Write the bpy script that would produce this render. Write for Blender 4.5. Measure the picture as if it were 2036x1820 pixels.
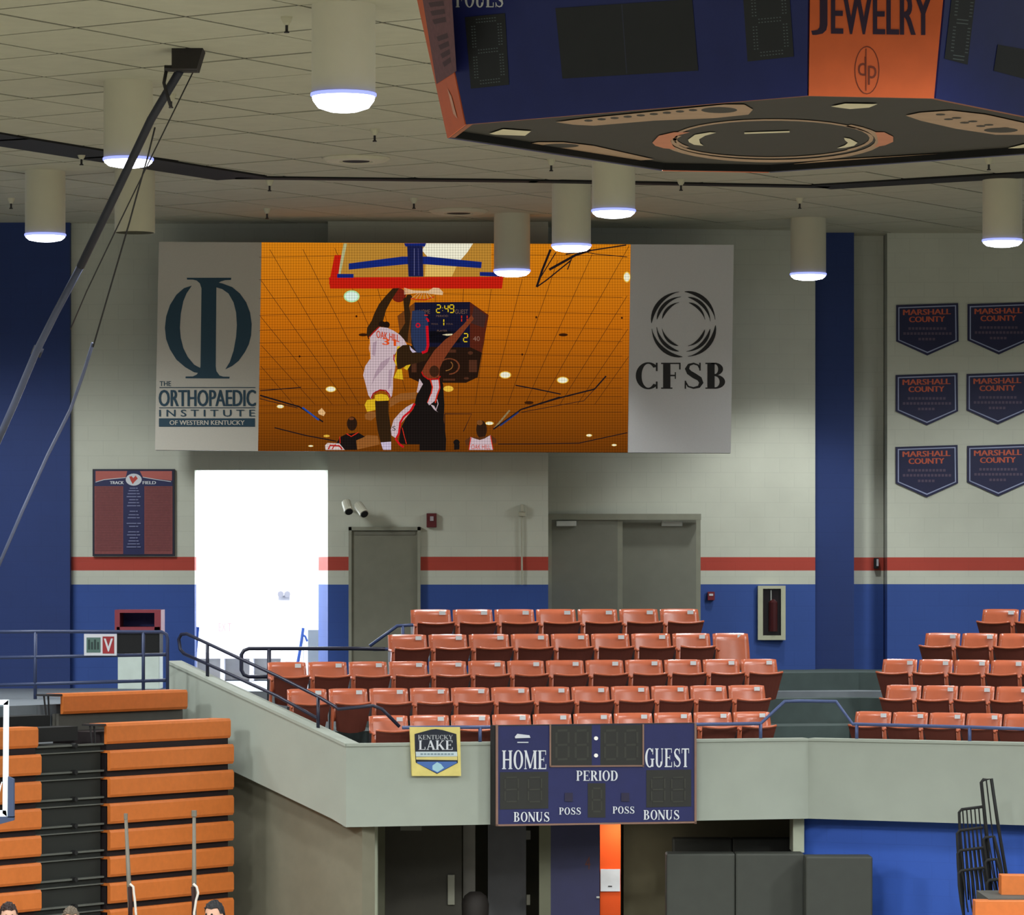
import bpy, bmesh, math, random
from mathutils import Vector, Matrix
random.seed(7)
for o in list(bpy.data.objects): bpy.data.objects.remove(o)
SC = bpy.context.scene
COL = SC.collection

# ---------------------------------------------------------------- camera, world, light, exposure
F, CX, HY, EYE = 7700.0, 1018.0, 1140.0, 5.25      # focal length in px, principal column, horizon row, eye height (m)
CEIL = EYE + 4.63
cam_d = bpy.data.cameras.new('camera'); cam = bpy.data.objects.new('camera', cam_d); COL.objects.link(cam)
cam.location = (0, 0, EYE); cam.rotation_euler = (math.pi/2, 0, 0)
cam_d.sensor_width = 36; cam_d.lens = 36*F/2036; cam_d.shift_y = 230/2036; cam_d.clip_end = 300; cam_d.clip_start = 0.1
SC.camera = cam
w = bpy.data.worlds.new('world'); SC.world = w; w.use_nodes = True
bg = w.node_tree.nodes['Background']; bg.inputs[0].default_value = (0.88, 0.96, 1.0, 1); bg.inputs[1].default_value = 0.17
SC.view_settings.view_transform = 'Standard'; SC.view_settings.look = 'None'
SC.view_settings.exposure = 0.1; SC.view_settings.gamma = 1.0; SC.view_settings.use_curve_mapping = False
SPOT_W = 480.0          # each downlight
COURT_W = 2600.0        # each unseen downlight added over the court
def area(name, loc, size, power, color, rot):
    d = bpy.data.lights.new(name, 'AREA'); d.shape = 'RECTANGLE'; d.size, d.size_y = size; d.energy = power; d.color = color
    o = bpy.data.objects.new(name, d); COL.objects.link(o); o.location = loc; o.rotation_euler = rot; return o
# unseen area lights added in the lobby to stand in for daylight
area('lobby_daylight_fill', (-3.35, 53.6, EYE+1.75), (2.6, 2.6), 330, (0.95, 0.98, 1.0), (0, 0, 0))
area('lobby_side_fill', (-5.6, 53.2, EYE+0.2), (2.4, 2.4), 110, (0.9, 0.96, 1.0), (0, -math.pi/2, 0))
# small area light added to brighten the orange wall under the balcony
area('passage_fill', (1.33, 47.2, EYE-2.98), (0.35, 0.5), 9, (1.0, 0.97, 0.92), (0, 0, 0))

# ---------------------------------------------------------------- helpers
def ray(px, py): return Vector(((px-CX)/F, 1.0, (HY-py)/F))
def P(px, py, Y): r = ray(px, py)*Y; return Vector((r.x, r.y, r.z+EYE))
def PZ(px, py, Z):
    r = ray(px, py); t = (Z-EYE)/r.z; return Vector((r.x*t, t, Z))
class Plane:
    def __init__(s, p, n): s.p = Vector(p); s.n = Vector(n).normalized()
    def __call__(s, px, py, off=0.0):
        r = ray(px, py); o = Vector((0, 0, EYE)); t = (s.p-o).dot(s.n)/r.dot(s.n); return o+r*t+s.n*off
def Front(Y): return Plane((0, Y, 0), (0, -1, 0))
def lin(c):
    return tuple(((v/255)/12.92 if v/255 <= .04045 else ((v/255+.055)/1.055)**2.4) for v in c)
MATS = {}
def mat(name, rgb, rough=.7, metal=0, var=.06, scale=6, bump=0, emit=0, spec=.4):
    if name in MATS: return MATS[name]
    m = bpy.data.materials.new(name); m.use_nodes = True; nt = m.node_tree; b = nt.nodes['Principled BSDF']
    c = lin(rgb); b.inputs['Roughness'].default_value = rough; b.inputs['Metallic'].default_value = metal
    b.inputs['Specular IOR Level'].default_value = spec
    if emit:
        b.inputs['Base Color'].default_value = (0, 0, 0, 1); b.inputs['Specular IOR Level'].default_value = 0
        b.inputs['Emission Color'].default_value = (*c, 1); b.inputs['Emission Strength'].default_value = emit
    else:
        g = nt.nodes.new('ShaderNodeNewGeometry'); n = nt.nodes.new('ShaderNodeTexNoise'); n.inputs['Scale'].default_value = scale
        n.inputs['Detail'].default_value = 6; nt.links.new(g.outputs['Position'], n.inputs['Vector'])
        r = nt.nodes.new('ShaderNodeMapRange'); r.inputs['From Min'].default_value = .3; r.inputs['From Max'].default_value = .7
        r.inputs['To Min'].default_value = 1-var; r.inputs['To Max'].default_value = 1+var; nt.links.new(n.outputs['Fac'], r.inputs['Value'])
        x = nt.nodes.new('ShaderNodeVectorMath'); x.operation = 'SCALE'; x.inputs[0].default_value = c
        nt.links.new(r.outputs[0], x.inputs['Scale']); nt.links.new(x.outputs[0], b.inputs['Base Color'])
        if bump:
            bp = nt.nodes.new('ShaderNodeBump'); bp.inputs['Strength'].default_value = bump; bp.inputs['Distance'].default_value = .01
            nt.links.new(n.outputs['Fac'], bp.inputs['Height']); nt.links.new(bp.outputs[0], b.inputs['Normal'])
    MATS[name] = m; return m
class MB:
    def __init__(s): s.v = []; s.f = []; s.mi = []; s.mats = []
    def m(s, mt):
        if mt is None: return 0
        if mt not in s.mats: s.mats.append(mt)
        return s.mats.index(mt)
    def add(s, vs, fs, mt=None):
        b = len(s.v); s.v += [tuple(v) for v in vs]; k = s.m(mt)
        for f in fs: s.f.append([b+i for i in f]); s.mi.append(k)
        return s
    def poly(s, pts, mt=None): return s.add(pts, [list(range(len(pts)))], mt)
    def prism(s, pts, vec, mt=None):
        n = len(pts); vec = Vector(vec); a = [Vector(p) for p in pts]
        vs = a+[p+vec for p in a]
        fs = [list(range(n)), list(range(2*n-1, n-1, -1))]+[[i, i+n, (i+1) % n+n, (i+1) % n] for i in range(n)]
        return s.add(vs, fs, mt)
    def box(s, x0, x1, y0, y1, z0, z1, mt=None, M=None):
        pts = [Vector(p) for p in ((x0, y0, z0), (x1, y0, z0), (x1, y0, z1), (x0, y0, z1))]
        n = len(s.v); s.prism(pts, (0, y1-y0, 0), mt)
        if M:
            for i in range(n, len(s.v)): s.v[i] = tuple(M @ Vector(s.v[i]))
        return s
    def tube(s, pts, r, seg=8, mt=None, caps=True):
        pts = [Vector(p) for p in pts]; rs = r if isinstance(r, (list, tuple)) else [r]*len(pts); vs = []; fs = []
        up = None
        for i, p in enumerate(pts):
            d = (pts[min(i+1, len(pts)-1)]-pts[max(i-1, 0)]).normalized()
            if up is None:
                up = Vector((0, 0, 1)) if abs(d.z) < .9 else Vector((1, 0, 0))
            a = d.cross(up).normalized(); bb = a.cross(d).normalized(); up = bb
            for k in range(seg):
                t = 2*math.pi*k/seg; vs.append(p+(a*math.cos(t)+bb*math.sin(t))*rs[i])
        for i in range(len(pts)-1):
            for k in range(seg): fs.append([i*seg+k, i*seg+(k+1) % seg, (i+1)*seg+(k+1) % seg, (i+1)*seg+k])
        if caps: fs += [list(range(seg-1, -1, -1)), [(len(pts)-1)*seg+k for k in range(seg)]]
        return s.add(vs, fs, mt)
    def lathe(s, prof, c=(0, 0, 0), seg=24, mt=None):
        vs = []; fs = []
        for r, z in prof:
            for k in range(seg): t = 2*math.pi*k/seg; vs.append((c[0]+r*math.cos(t), c[1]+r*math.sin(t), c[2]+z))
        for i in range(len(prof)-1):
            for k in range(seg): fs.append([i*seg+k, i*seg+(k+1) % seg, (i+1)*seg+(k+1) % seg, (i+1)*seg+k])
        return s.add(vs, fs, mt)
    def build(s, name, mt=None, parent=None, smooth=False, world=True, bevel=0):
        me = bpy.data.meshes.new(name)
        base = parent.matrix_world.inverted() if (parent and world) else None
        me.from_pydata([tuple(base @ Vector(v)) for v in s.v] if base else s.v, [], s.f)
        ml = s.mats or [mt]
        for q in ml: me.materials.append(q or mt)
        if s.mats: me.polygons.foreach_set('material_index', s.mi)
        me.update(); 
        bm = bmesh.new(); bm.from_mesh(me)
        if len(bm.faces) and all(len(e.link_faces) == 2 for e in bm.edges): bmesh.ops.recalc_face_normals(bm, faces=bm.faces)
        bm.to_mesh(me); bm.free()
        if smooth: me.polygons.foreach_set('use_smooth', [True]*len(me.polygons))
        o = bpy.data.objects.new(name, me); COL.objects.link(o)
        if parent: o.parent = parent
        if bevel:
            md = o.modifiers.new('bevel', 'BEVEL'); md.width = bevel; md.segments = 2; md.limit_method = 'ANGLE'
        return o
def tag(o, label, cat=None, group=None, kind=None):
    if label: o['label'] = label
    if cat: o['category'] = cat
    if group: o['group'] = group
    if kind: o['kind'] = kind
    return o
def empty(name, loc, label=None, cat=None, group=None, rz=0):
    o = bpy.data.objects.new(name, None); COL.objects.link(o); o.location = loc; o.rotation_euler = (0, 0, rz); o.empty_display_size = .1
    o.matrix_world = Matrix.Translation(Vector(loc)) @ Matrix.Rotation(rz, 4, 'Z')
    return tag(o, label, cat, group)
def structure(o, label, cat=None):
    return tag(o, label, cat or 'structure', None, 'structure')
def copy_tree(o, parent=None):
    c = o.copy(); COL.objects.link(c); c.parent = parent
    for ch in o.children: copy_tree(ch, c)
    return c
# decals: polygons on a plane given by a function (a, b) -> world point
def stroke(pts, wd):
    wd = wd if isinstance(wd, (list, tuple)) else [wd]*len(pts); L = []; R = []
    for i, (x, y) in enumerate(pts):
        x0, y0 = pts[max(i-1, 0)]; x1, y1 = pts[min(i+1, len(pts)-1)]; d = math.hypot(x1-x0, y1-y0) or 1
        nx, ny = -(y1-y0)/d, (x1-x0)/d; h = wd[i]/2; L.append((x+nx*h, y+ny*h)); R.append((x-nx*h, y-ny*h))
    return [[L[i], L[i+1], R[i+1], R[i]] for i in range(len(pts)-1)]
def ell(cx, cy, rx, ry, n=20, a0=0, a1=360, rot=0):
    out = []
    for k in range(n+(0 if a1-a0 == 360 else 1)):
        t = math.radians(a0+(a1-a0)*k/n); x, y = rx*math.cos(t), ry*math.sin(t); r = math.radians(rot)
        out.append((cx+x*math.cos(r)-y*math.sin(r), cy+x*math.sin(r)+y*math.cos(r)))
    return out
def ring(cx, cy, ro, ri, a0=0, a1=360, n=24):
    A = ell(cx, cy, *ro, n, a0, a1-1e-6); B = ell(cx, cy, *ri, n, a0, a1-1e-6)
    return [[A[i], A[i+1], B[i+1], B[i]] for i in range(n)]
def rc(x0, y0, x1, y1): return [(x0, y0), (x1, y0), (x1, y1), (x0, y1)]
# --- serif capitals, y up, height 1
S, T, SH, SE = .19, .07, .05, .07
def stem(x, y0=0, y1=1, w=None, lo=True, hi=True):
    w = w or S; o = [rc(x, y0, x+w, y1)]
    if lo: o.append(rc(x-SE, y0, x+w+SE, y0+SH))
    if hi: o.append(rc(x-SE, y1-SH, x+w+SE, y1))
    return o
def serif_glyph(c):
    if c == 'H': return stem(.07)+stem(.6)+[rc(.2, .47, .65, .54)], .9
    if c == 'I': return stem(.07), .36
    if c == 'O': return ring(.42, .5, (.4, .52), (.21, .46)), .86
    if c == 'M': return stem(.08, w=T)+stem(.82)+stroke([(.13, .97), (.53, .06)], S*.9)+stroke([(.53, .06), (.86, .97)], T), 1.12
    if c == 'E': return stem(.07)+[rc(.2, .95, .66, 1), rc(.2, 0, .68, .06), rc(.2, .48, .5, .54), rc(.62, .76, .67, 1), rc(.64, 0, .69, .27), rc(.47, .4, .51, .63)], .76
    if c == 'F': return stem(.07)+[rc(.2, .95, .66, 1), rc(.2, .48, .5, .54), rc(.62, .74, .67, 1), rc(.47, .38, .51, .64)], .7
    if c == 'L': return stem(.07)+[rc(.2, 0, .64, .06), rc(.59, 0, .65, .3)], .7
    if c == 'T': return stem(.27, hi=False)+[rc(.02, .94, .71, 1), rc(.02, .74, .07, 1), rc(.66, .74, .71, 1)], .76
    if c == 'U': return stem(.07, .3, lo=False)+stem(.63, .3, w=T, lo=False)+ring(.385, .3, (.315, .32), (.13, .25), 180, 360, 14), .86
    if c == 'P': return stem(.07)+ring(.32, .735, (.33, .265), (.14, .21), -90, 90, 14)+[rc(.2, .94, .33, 1), rc(.2, .47, .33, .53)], .7
    if c == 'R': return serif_glyph('P')[0]+stroke([(.38, .5), (.66, .02)], S*.95)+[rc(.55, 0, .8, .05)], .82
    if c == 'B': return stem(.07)+ring(.32, .755, (.29, .245), (.12, .19), -90, 90, 12)+ring(.34, .27, (.34, .27), (.15, .21), -90, 90, 12)+[rc(.2, .94, .33, 1), rc(.2, .49, .35, .55), rc(.2, 0, .35, .06)], .76
    if c == 'D': return stem(.07)+ring(.34, .5, (.43, .5), (.23, .44), -90, 90, 16)+[rc(.2, .94, .35, 1), rc(.2, 0, .35, .06)], .84
    if c == 'N': return stem(.07, w=T)+stem(.68, w=T, lo=False)+stroke([(.08, .98), (.72, .03)], S), .86
    if c in 'CG':
        g = ring(.44, .5, (.43, .52), (.23, .46), 42, 318, 26)+[rc(.7, .68, .76, 1)]
        if c == 'G': return g+[rc(.6, .02, .6+S*.95, .44), rc(.52, .4, .87, .45)], .9
        return g+[rc(.7, 0, .76, .28)], .84
    if c == 'S': return stroke([(.6, .76), (.53, .91), (.38, .97), (.22, .92), (.15, .77), (.22, .63), (.4, .5), (.58, .38), (.64, .23), (.56, .08), (.37, .03), (.19, .09), (.1, .26)],
                               [.05, .06, .07, .1, .15, .18, .2, .18, .15, .1, .07, .06, .05])+[rc(.57, .7, .62, 1), rc(.07, 0, .12, .31)], .74
    if c == 'A': return stroke([(.12, 0), (.4, .98)], T)+stroke([(.4, 1), (.74, 0)], S)+[rc(.25, .3, .6, .36), rc(0, 0, .26, .05), rc(.58, 0, .92, .05)], .88
    if c == 'K': return stem(.07)+stroke([(.25, .4), (.68, .97)], T)+stroke([(.38, .58), (.76, .02)], S)+[rc(.55, .95, .82, 1), rc(.6, 0, .92, .05)], .92
    if c == 'Y': return stem(.32, 0, .45, hi=False)+stroke([(.14, .97), (.42, .42)], S*.9)+stroke([(.42, .42), (.72, .97)], T)+[rc(0, .95, .3, 1), rc(.58, .95, .84, 1)], .84
    return [], .4
def serif_text(txt, x0, y0, x1, y1):      # pixel box, y0 top row, y1 bottom row -> polygons in px
    gs = []; adv = 0
    for c in txt:
        g, wd = serif_glyph(c); gs.append((g, adv)); adv += wd+.04
    kx = (x1-x0)/adv; h = y1-y0
    return [[(x0+(a+x)*kx, y1-y*h) for x, y in p] for g, a in gs for p in g]
_tc = {}
def text_mesh(txt):
    if txt in _tc: return _tc[txt]
    cu = bpy.data.curves.new('t', 'FONT'); cu.body = txt; cu.resolution_u = 3; o = bpy.data.objects.new('t', cu); COL.objects.link(o)
    bpy.context.view_layer.update(); me = bpy.data.meshes.new_from_object(o.evaluated_get(bpy.context.evaluated_depsgraph_get()))
    vs = [v.co.copy() for v in me.vertices]; fs = [list(p.vertices) for p in me.polygons]
    bpy.data.objects.remove(o); bpy.data.curves.remove(cu); bpy.data.meshes.remove(me)
    x0 = min(v.x for v in vs); x1 = max(v.x for v in vs); y0 = min(v.y for v in vs); y1 = max(v.y for v in vs)
    _tc[txt] = ([((v.x-x0)/(x1-x0), (v.y-y0)/(y1-y0)) for v in vs], fs); return _tc[txt]
class Decal:
    """flat print collected on a surface; f(px,py,off) -> world"""
    def __init__(s, f, off=.002, step=.0006): s.f = f; s.mb = MB(); s.off = off; s.step = step
    def p(s, pts, m, xf=None):
        if xf: pts = [xf(*q) for q in pts]
        s.k = (getattr(s, 'k', 0)+1) % 5; e = s.off+s.k*.00012      # overlapping strokes never share one plane
        s.mb.poly([s.f(x, y, e) for x, y in pts], m); return s
    def ps(s, polys, m, xf=None):
        for q in polys: s.p(q, m, xf)
        return s.up()
    def up(s): s.off += s.step; return s
    def text(s, txt, x0, y0, x1, y1, m, skew=0, bold=0, sk2=0):
        v, f = text_mesh(txt); w, h = x1-x0, y1-y0
        for dx in ([0] if not bold else [-bold, 0, bold]):
            s.mb.add([s.f(x0+a*w+dx+skew*b, y1-b*h+sk2*a, s.off) for a, b in v], f, m); s.off += .0003
        return s.up()
    def serif(s, txt, x0, y0, x1, y1, m): return s.ps(serif_text(txt, x0, y0, x1, y1), m)
    def build(s, name, parent=None): return s.mb.build(name, None, parent)

# ---------------------------------------------------------------- materials
M_beam = mat('dark_track', (18, 18, 18), .8)
M_conc = mat('fascia_paint', (154, 160, 149), .75, var=.03, scale=3)
M_seat = mat('seat_orange_shell', (188, 98, 66), .28, var=.05, scale=9, spec=.5)
M_pan = mat('seat_underside_maroon_shaded', (104, 50, 38), .6, var=.06)
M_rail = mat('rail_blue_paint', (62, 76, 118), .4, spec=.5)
M_rail_dark = mat('rail_navy_paint', (28, 30, 52), .4, spec=.5)
M_dark = mat('dark_metal', (42, 40, 42), .5)
M_black = mat('black_matte', (24, 24, 24), .8)
M_step = mat('dark_concrete_steps', (66, 78, 76), .85, var=.12, scale=4, bump=.3)
M_oran = mat('bleacher_orange', (205, 112, 48), .5, var=.06, scale=14)
M_nav = mat('navy_panel', (32, 38, 92), .45)
M_digit = mat('digit_panel_black', (38, 36, 32), .5)
M_wht = mat('white_print', (205, 208, 214), .6, var=.02)
M_cream = mat('lamp_cream', (196, 192, 168), .6, var=.02)
M_grey = mat('door_grey', (120, 120, 108), .6, var=.04)
M_beige = mat('beige_wall_paint', (188, 184, 160), .8, var=.03, scale=3)

def wall_material(name, bands, base, blocks=True):
    """painted block wall: paint bands by height, shallow block joints"""
    m = bpy.data.materials.new(name); m.use_nodes = True; nt = m.node_tree; b = nt.nodes['Principled BSDF']; b.inputs['Roughness'].default_value = .7
    N = nt.nodes.new; L = nt.links.new
    g = N('ShaderNodeNewGeometry'); sp = N('ShaderNodeSeparateXYZ'); L(g.outputs['Position'], sp.inputs[0])
    cur = N('ShaderNodeRGB'); cur.outputs[0].default_value = (*lin(base), 1); out = cur.outputs[0]
    for z, c in bands:                                     # below z the paint is c
        lt = N('ShaderNodeMath'); lt.operation = 'LESS_THAN'; lt.inputs[1].default_value = z; L(sp.outputs[2], lt.inputs[0])
        mx = N('ShaderNodeMix'); mx.data_type = 'RGBA'; L(lt.outputs[0], mx.inputs[0]); L(out, mx.inputs[6]); mx.inputs[7].default_value = (*lin(c), 1); out = mx.outputs[2]
    cb = N('ShaderNodeCombineXYZ'); L(sp.outputs[0], cb.inputs[0]); L(sp.outputs[2], cb.inputs[1])
    br = N('ShaderNodeTexBrick'); L(cb.outputs[0], br.inputs['Vector']); br.inputs['Scale'].default_value = 1
    br.inputs['Brick Width'].default_value = .4; br.inputs['Row Height'].default_value = .2; br.inputs['Mortar Size'].default_value = .006; br.inputs['Mortar Smooth'].default_value = .3
    br.inputs['Color1'].default_value = (1, 1, 1, 1); br.inputs['Color2'].default_value = (.985, .985, .985, 1); br.inputs['Mortar'].default_value = (.93, .93, .93, 1)
    no = N('ShaderNodeTexNoise'); no.inputs['Scale'].default_value = 2.2; no.inputs['Detail'].default_value = 8; L(g.outputs['Position'], no.inputs['Vector'])
    r = N('ShaderNodeMapRange'); r.inputs['From Min'].default_value = .3; r.inputs['From Max'].default_value = .7; r.inputs['To Min'].default_value = .96; r.inputs['To Max'].default_value = 1.04; L(no.outputs['Fac'], r.inputs['Value'])
    m1 = N('ShaderNodeMix'); m1.data_type = 'RGBA'; m1.blend_type = 'MULTIPLY'; m1.inputs[0].default_value = 1 if blocks else 0; L(out, m1.inputs[6]); L(br.outputs['Color'], m1.inputs[7])
    v = N('ShaderNodeVectorMath'); v.operation = 'SCALE'; L(m1.outputs[2], v.inputs[0]); L(r.outputs[0], v.inputs['Scale']); L(v.outputs[0], b.inputs['Base Color'])
    if blocks:
        bp = N('ShaderNodeBump'); bp.inputs['Strength'].default_value = .12; bp.inputs['Distance'].default_value = .01; bp.invert = True; L(br.outputs['Fac'], bp.inputs['Height']); L(bp.outputs[0], b.inputs['Normal'])
    return m
BEI, RED, BLU = (194, 196, 181), (172, 60, 44), (44, 76, 148)
M_wall = wall_material('painted_block_wall', [(EYE+.215, RED), (EYE+.035, BEI), (EYE-.15, BLU)], BEI)
M_blue = wall_material('blue_block_wall', [], (26, 50, 108))
M_blue2 = wall_material('bright_blue_wall', [], (46, 88, 182))
M_ceil = mat('ceiling_tile_white', (182, 180, 160), .85, var=.04, scale=5, bump=.4)

# ---------------------------------------------------------------- setting: floor, ceiling, walls
o = MB().box(-26, 26, -4, 56, -.3, 0).build('floor', mat('court_wood', (134, 128, 112), .35, var=.08, scale=1.5))
structure(o, 'court floor far below the frame', 'floor')
ceil = structure(MB().box(-20, 20, -4, 56, CEIL-.006, CEIL+.3).build('ceiling', mat('ceiling_gap_dark', (58, 56, 46), .9)), 'ceiling of pale square tiles with dark joints', 'ceiling')
# tiles 1.17 m, laid diagonally
O0 = Vector((-3.689, 32.787)); A1 = math.radians(56.6); TS = 1.172
tu = Vector((math.cos(A1+math.pi/2), math.sin(A1+math.pi/2)))*TS; tv = Vector((math.cos(A1), math.sin(A1)))*TS
g = .018
tb = MB(); c4 = [tu*g/TS+tv*g/TS, tu*(1-g/TS)+tv*g/TS, tu*(1-g/TS)+tv*(1-g/TS), tu*g/TS+tv*(1-g/TS)]
tb.prism([(p.x, p.y, 0) for p in c4], (0, 0, .03)); tile_me = tb.build('ceiling_tile', M_ceil).data
bpy.data.objects.remove(bpy.data.objects['ceiling_tile'])
rest = MB(); nt_ = 0
for i in range(-34, 34):
    for j in range(-20, 44):
        q = O0+tu*i+tv*j; c = q+(tu+tv)/2
        if not (-19 < c.x < 19 and -2 < c.y < 54.2): continue
        vis = c.y > 29.5 and abs(c.x) < c.y*.137+.5 and c.y < 52.4
        if vis and nt_ < 298:
            t = bpy.data.objects.new('ceiling_tile', tile_me); COL.objects.link(t); t.parent = ceil
            t.location = (q.x, q.y, CEIL-.012+random.uniform(-.003, .003)); nt_ += 1
        else: rest.prism([(q.x+p.x, q.y+p.y, CEIL-.01) for p in c4], (0, 0, .03))
tag(rest.build('ceiling_tile_field', M_ceil, ceil, world=False), None, None, None, 'stuff')
print('tiles', nt_)

def wallbox(name, x0, x1, Y, y_px0=None, depth=.3, z0=None, z1=None, m=None, label='', Y2=None, cut=None):
    """vertical wall between px columns x0,x1 (measured at depth Y / Y2)"""
    Y2 = Y2 or Y; z0 = EYE-1.6 if z0 is None else z0; z1 = CEIL+.02 if z1 is None else z1
    a, b = P(x0, 0, Y), P(x1, 0, Y2)
    mb = MB(); mb.prism([(a.x, a.y, z0), (b.x, b.y, z0), (b.x, b.y, z1), (a.x, a.y, z1)], (0, depth, 0))
    return structure(mb.build(name, m or M_wall), label, 'wall')
ZF = EYE-1.52                      # upper concourse level
YW = 51.15
def zpx(py, Y): return EYE+(HY-py)*Y/F
# left wall with open doorway 387..655, top y 935
zd = zpx(935, YW); a = P(139, 0, YW).x; b = P(387, 0, YW).x; c = P(655, 0, YW).x
mb = MB()
mb.box(a, b, YW, YW+.3, ZF-.1, CEIL+.02).box(b, c, YW, YW+.3, zd, CEIL+.02)
structure(mb.build('wall_left', M_wall), 'beige block wall with orange stripe and blue base, left of the open doorway', 'wall')
wallbox('wall_center', 652, 1090, 50.85, depth=.9, label='projecting beige wall between open doorway and double doors')
wallbox('wall_right', 1090, 1621, 51.7, Y2=52.2, depth=.3, label='recessed beige wall with double doors and fire extinguisher')
wallbox('wall_end', 1693, 1757, 53.0, depth=.3, label='narrow beige wall strip right of the blue pilaster')
wallbox('wall_far_right', 1764, 2400, 52.6, depth=.8, label='beige wall with pennant banners')
wallbox('trim_1', 1620, 1698, 52.5, depth=.8, m=M_blue, label='tall blue pilaster between the seating blocks')
wallbox('wall_blue_left', -700, 139, 51.0, depth=.6, z0=ZF-.1, m=M_blue, label='dark blue wall at the left edge')
# jamb of the doorway, splayed
mb = MB(); q0 = P(655, 0, YW); q1 = P(633, 0, YW+.7)
mb.prism([(q0.x, q0.y, ZF), (q1.x, q1.y, ZF), (q1.x, q1.y, zd), (q0.x, q0.y, zd)], (.03, .05, 0))
structure(mb.build('trim_2', M_wall), 'splayed right jamb of the open doorway', 'jamb')

# lobby beyond the doorway
M_lob = mat('lobby_white', (232, 234, 236), .8, var=.01)
YL = 55.2
lb = MB(); xl, xr = -6.2, -1.6
lb.box(xl, xr, YL, YL+.2, ZF, EYE+2.0); lb.box(xl-.2, xl, YW+.35, YL, ZF, EYE+2.0); lb.box(xl, xr, YW+.31, YL, EYE+2.0, EYE+2.2)
lb.box(xr, xr+.2, YW+.7, YL, ZF, EYE+2.0)
structure(lb.build('wall_lobby', M_lob), 'bright white lobby walls seen through the doorway', 'wall')
structure(MB().box(xl, xr, YW+.01, YL, ZF-.25, ZF-.001).build('floor_lobby', mat('lobby_floor', (190, 200, 212), .4)), 'pale lobby floor beyond the doorway', 'floor')

# upper concourse slab
xs = -9.5
BD = Vector((.607, .794, 0)); BN = Vector((.794, -.607, 0)); BR = P(463, 0, 45.9); BR.z = 0      # telescopic bleacher line
q = BR-BN*.95; q2 = q-BD*7.5
mb = MB(); mb.prism([(q.x, q.y, ZF-.25), (-4.22, 47.5, ZF-.25), (-4.22, YW+.3, ZF-.25), (-10, YW+.3, ZF-.25), (q2.x, q2.y, ZF-.25)], (0, 0, .25))
mb.box(-4.22, 9.5, 49.75, 53.4, ZF-.25, ZF)
structure(mb.build('floor_concourse', mat('concourse_floor', (112, 118, 124), .6)), 'grey upper concourse floor', 'floor')

# ---------------------------------------------------------------- balcony
a16 = math.radians(16); a27 = math.radians(27)
d1 = Vector((math.cos(a16), math.sin(a16), 0)); n1 = Vector((math.sin(a16), -math.cos(a16), 0))
d2 = Vector((math.cos(a27), -math.sin(a27), 0)); n2 = Vector((-math.sin(a27), -math.cos(a27), 0))
C1 = P(688, 0, 44.95); C1.z = 0
ZT, ZB = EYE-2.014, EYE-2.95
PF = Plane(C1, n1)
C2 = PF(1607, 1400); C2.z = 0
PR = Plane(C2, n2)
C3 = C2+d2*7
up = Vector((0, 0, 1))
def fasc(a, b, name, label, m=M_conc):
    n = (b-a).cross(up).normalized()
    mb = MB(); mb.prism([a+up*ZB, b+up*ZB, b+up*ZT, a+up*ZT], -n*.18)
    mb.prism([a+up*ZT+n*.015, b+up*ZT+n*.015, b+up*(ZT+.03)+n*.015, a+up*(ZT+.03)+n*.015], -n*.22)
    return structure(mb.build(name, m), label, 'parapet')
fasc(C1, C2, 'wall_balcony_front', 'pale balcony parapet carrying the scoreboard')
fasc(C2, C3, 'wall_balcony_right', 'pale balcony parapet running to the right edge')
# raked wing on the left
E1 = P(335, 0, 47.3); E1.z = 0; ZE = EYE-1.106; k_ = (ZE-ZT)
nr = (C1-E1).cross(up).normalized()
mb = MB(); mb.prism([C1+up*ZB, C1+up*ZT, E1+up*(ZT+k_), E1+up*(ZB+k_+.0), C1+(E1-C1)*.08+up*(ZB+.09)], -nr*.18)
mb.prism([C1+up*ZT+nr*.015, E1+up*(ZT+k_)+nr*.015, E1+up*(ZT+k_+.035)+nr*.015, C1+up*(ZT+.035)+nr*.015], -nr*.22)
structure(mb.build('wall_balcony_left', M_conc), 'raked beige stair parapet at the left end of the balcony', 'parapet')
# wall beneath the raked wing
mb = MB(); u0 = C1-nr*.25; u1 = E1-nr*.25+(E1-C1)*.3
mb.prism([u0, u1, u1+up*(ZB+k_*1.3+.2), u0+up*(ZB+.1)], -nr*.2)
structure(mb.build('wall_under_stair', mat('dark_beige', (122, 118, 100), .85, var=.05)), 'dark beige wall below the raked stair parapet', 'wall')
# balcony slab
mb = MB(); bk = Vector((0, 6, 0))
mb.prism([C1+up*(ZB+.01)-n1*.1, C2+up*(ZB+.01)-n1*.1, C2+bk+up*(ZB+.01), C1+bk+up*(ZB+.01)], up*.18)
mb.prism([C2+up*(ZB+.01)-n2*.1, C3+up*(ZB+.01)-n2*.1, C3+bk+up*(ZB+.01), C2+bk+up*(ZB+.01)], up*.18)
structure(mb.build('floor_balcony_slab', M_black), 'underside slab of the balcony', 'slab')

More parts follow.
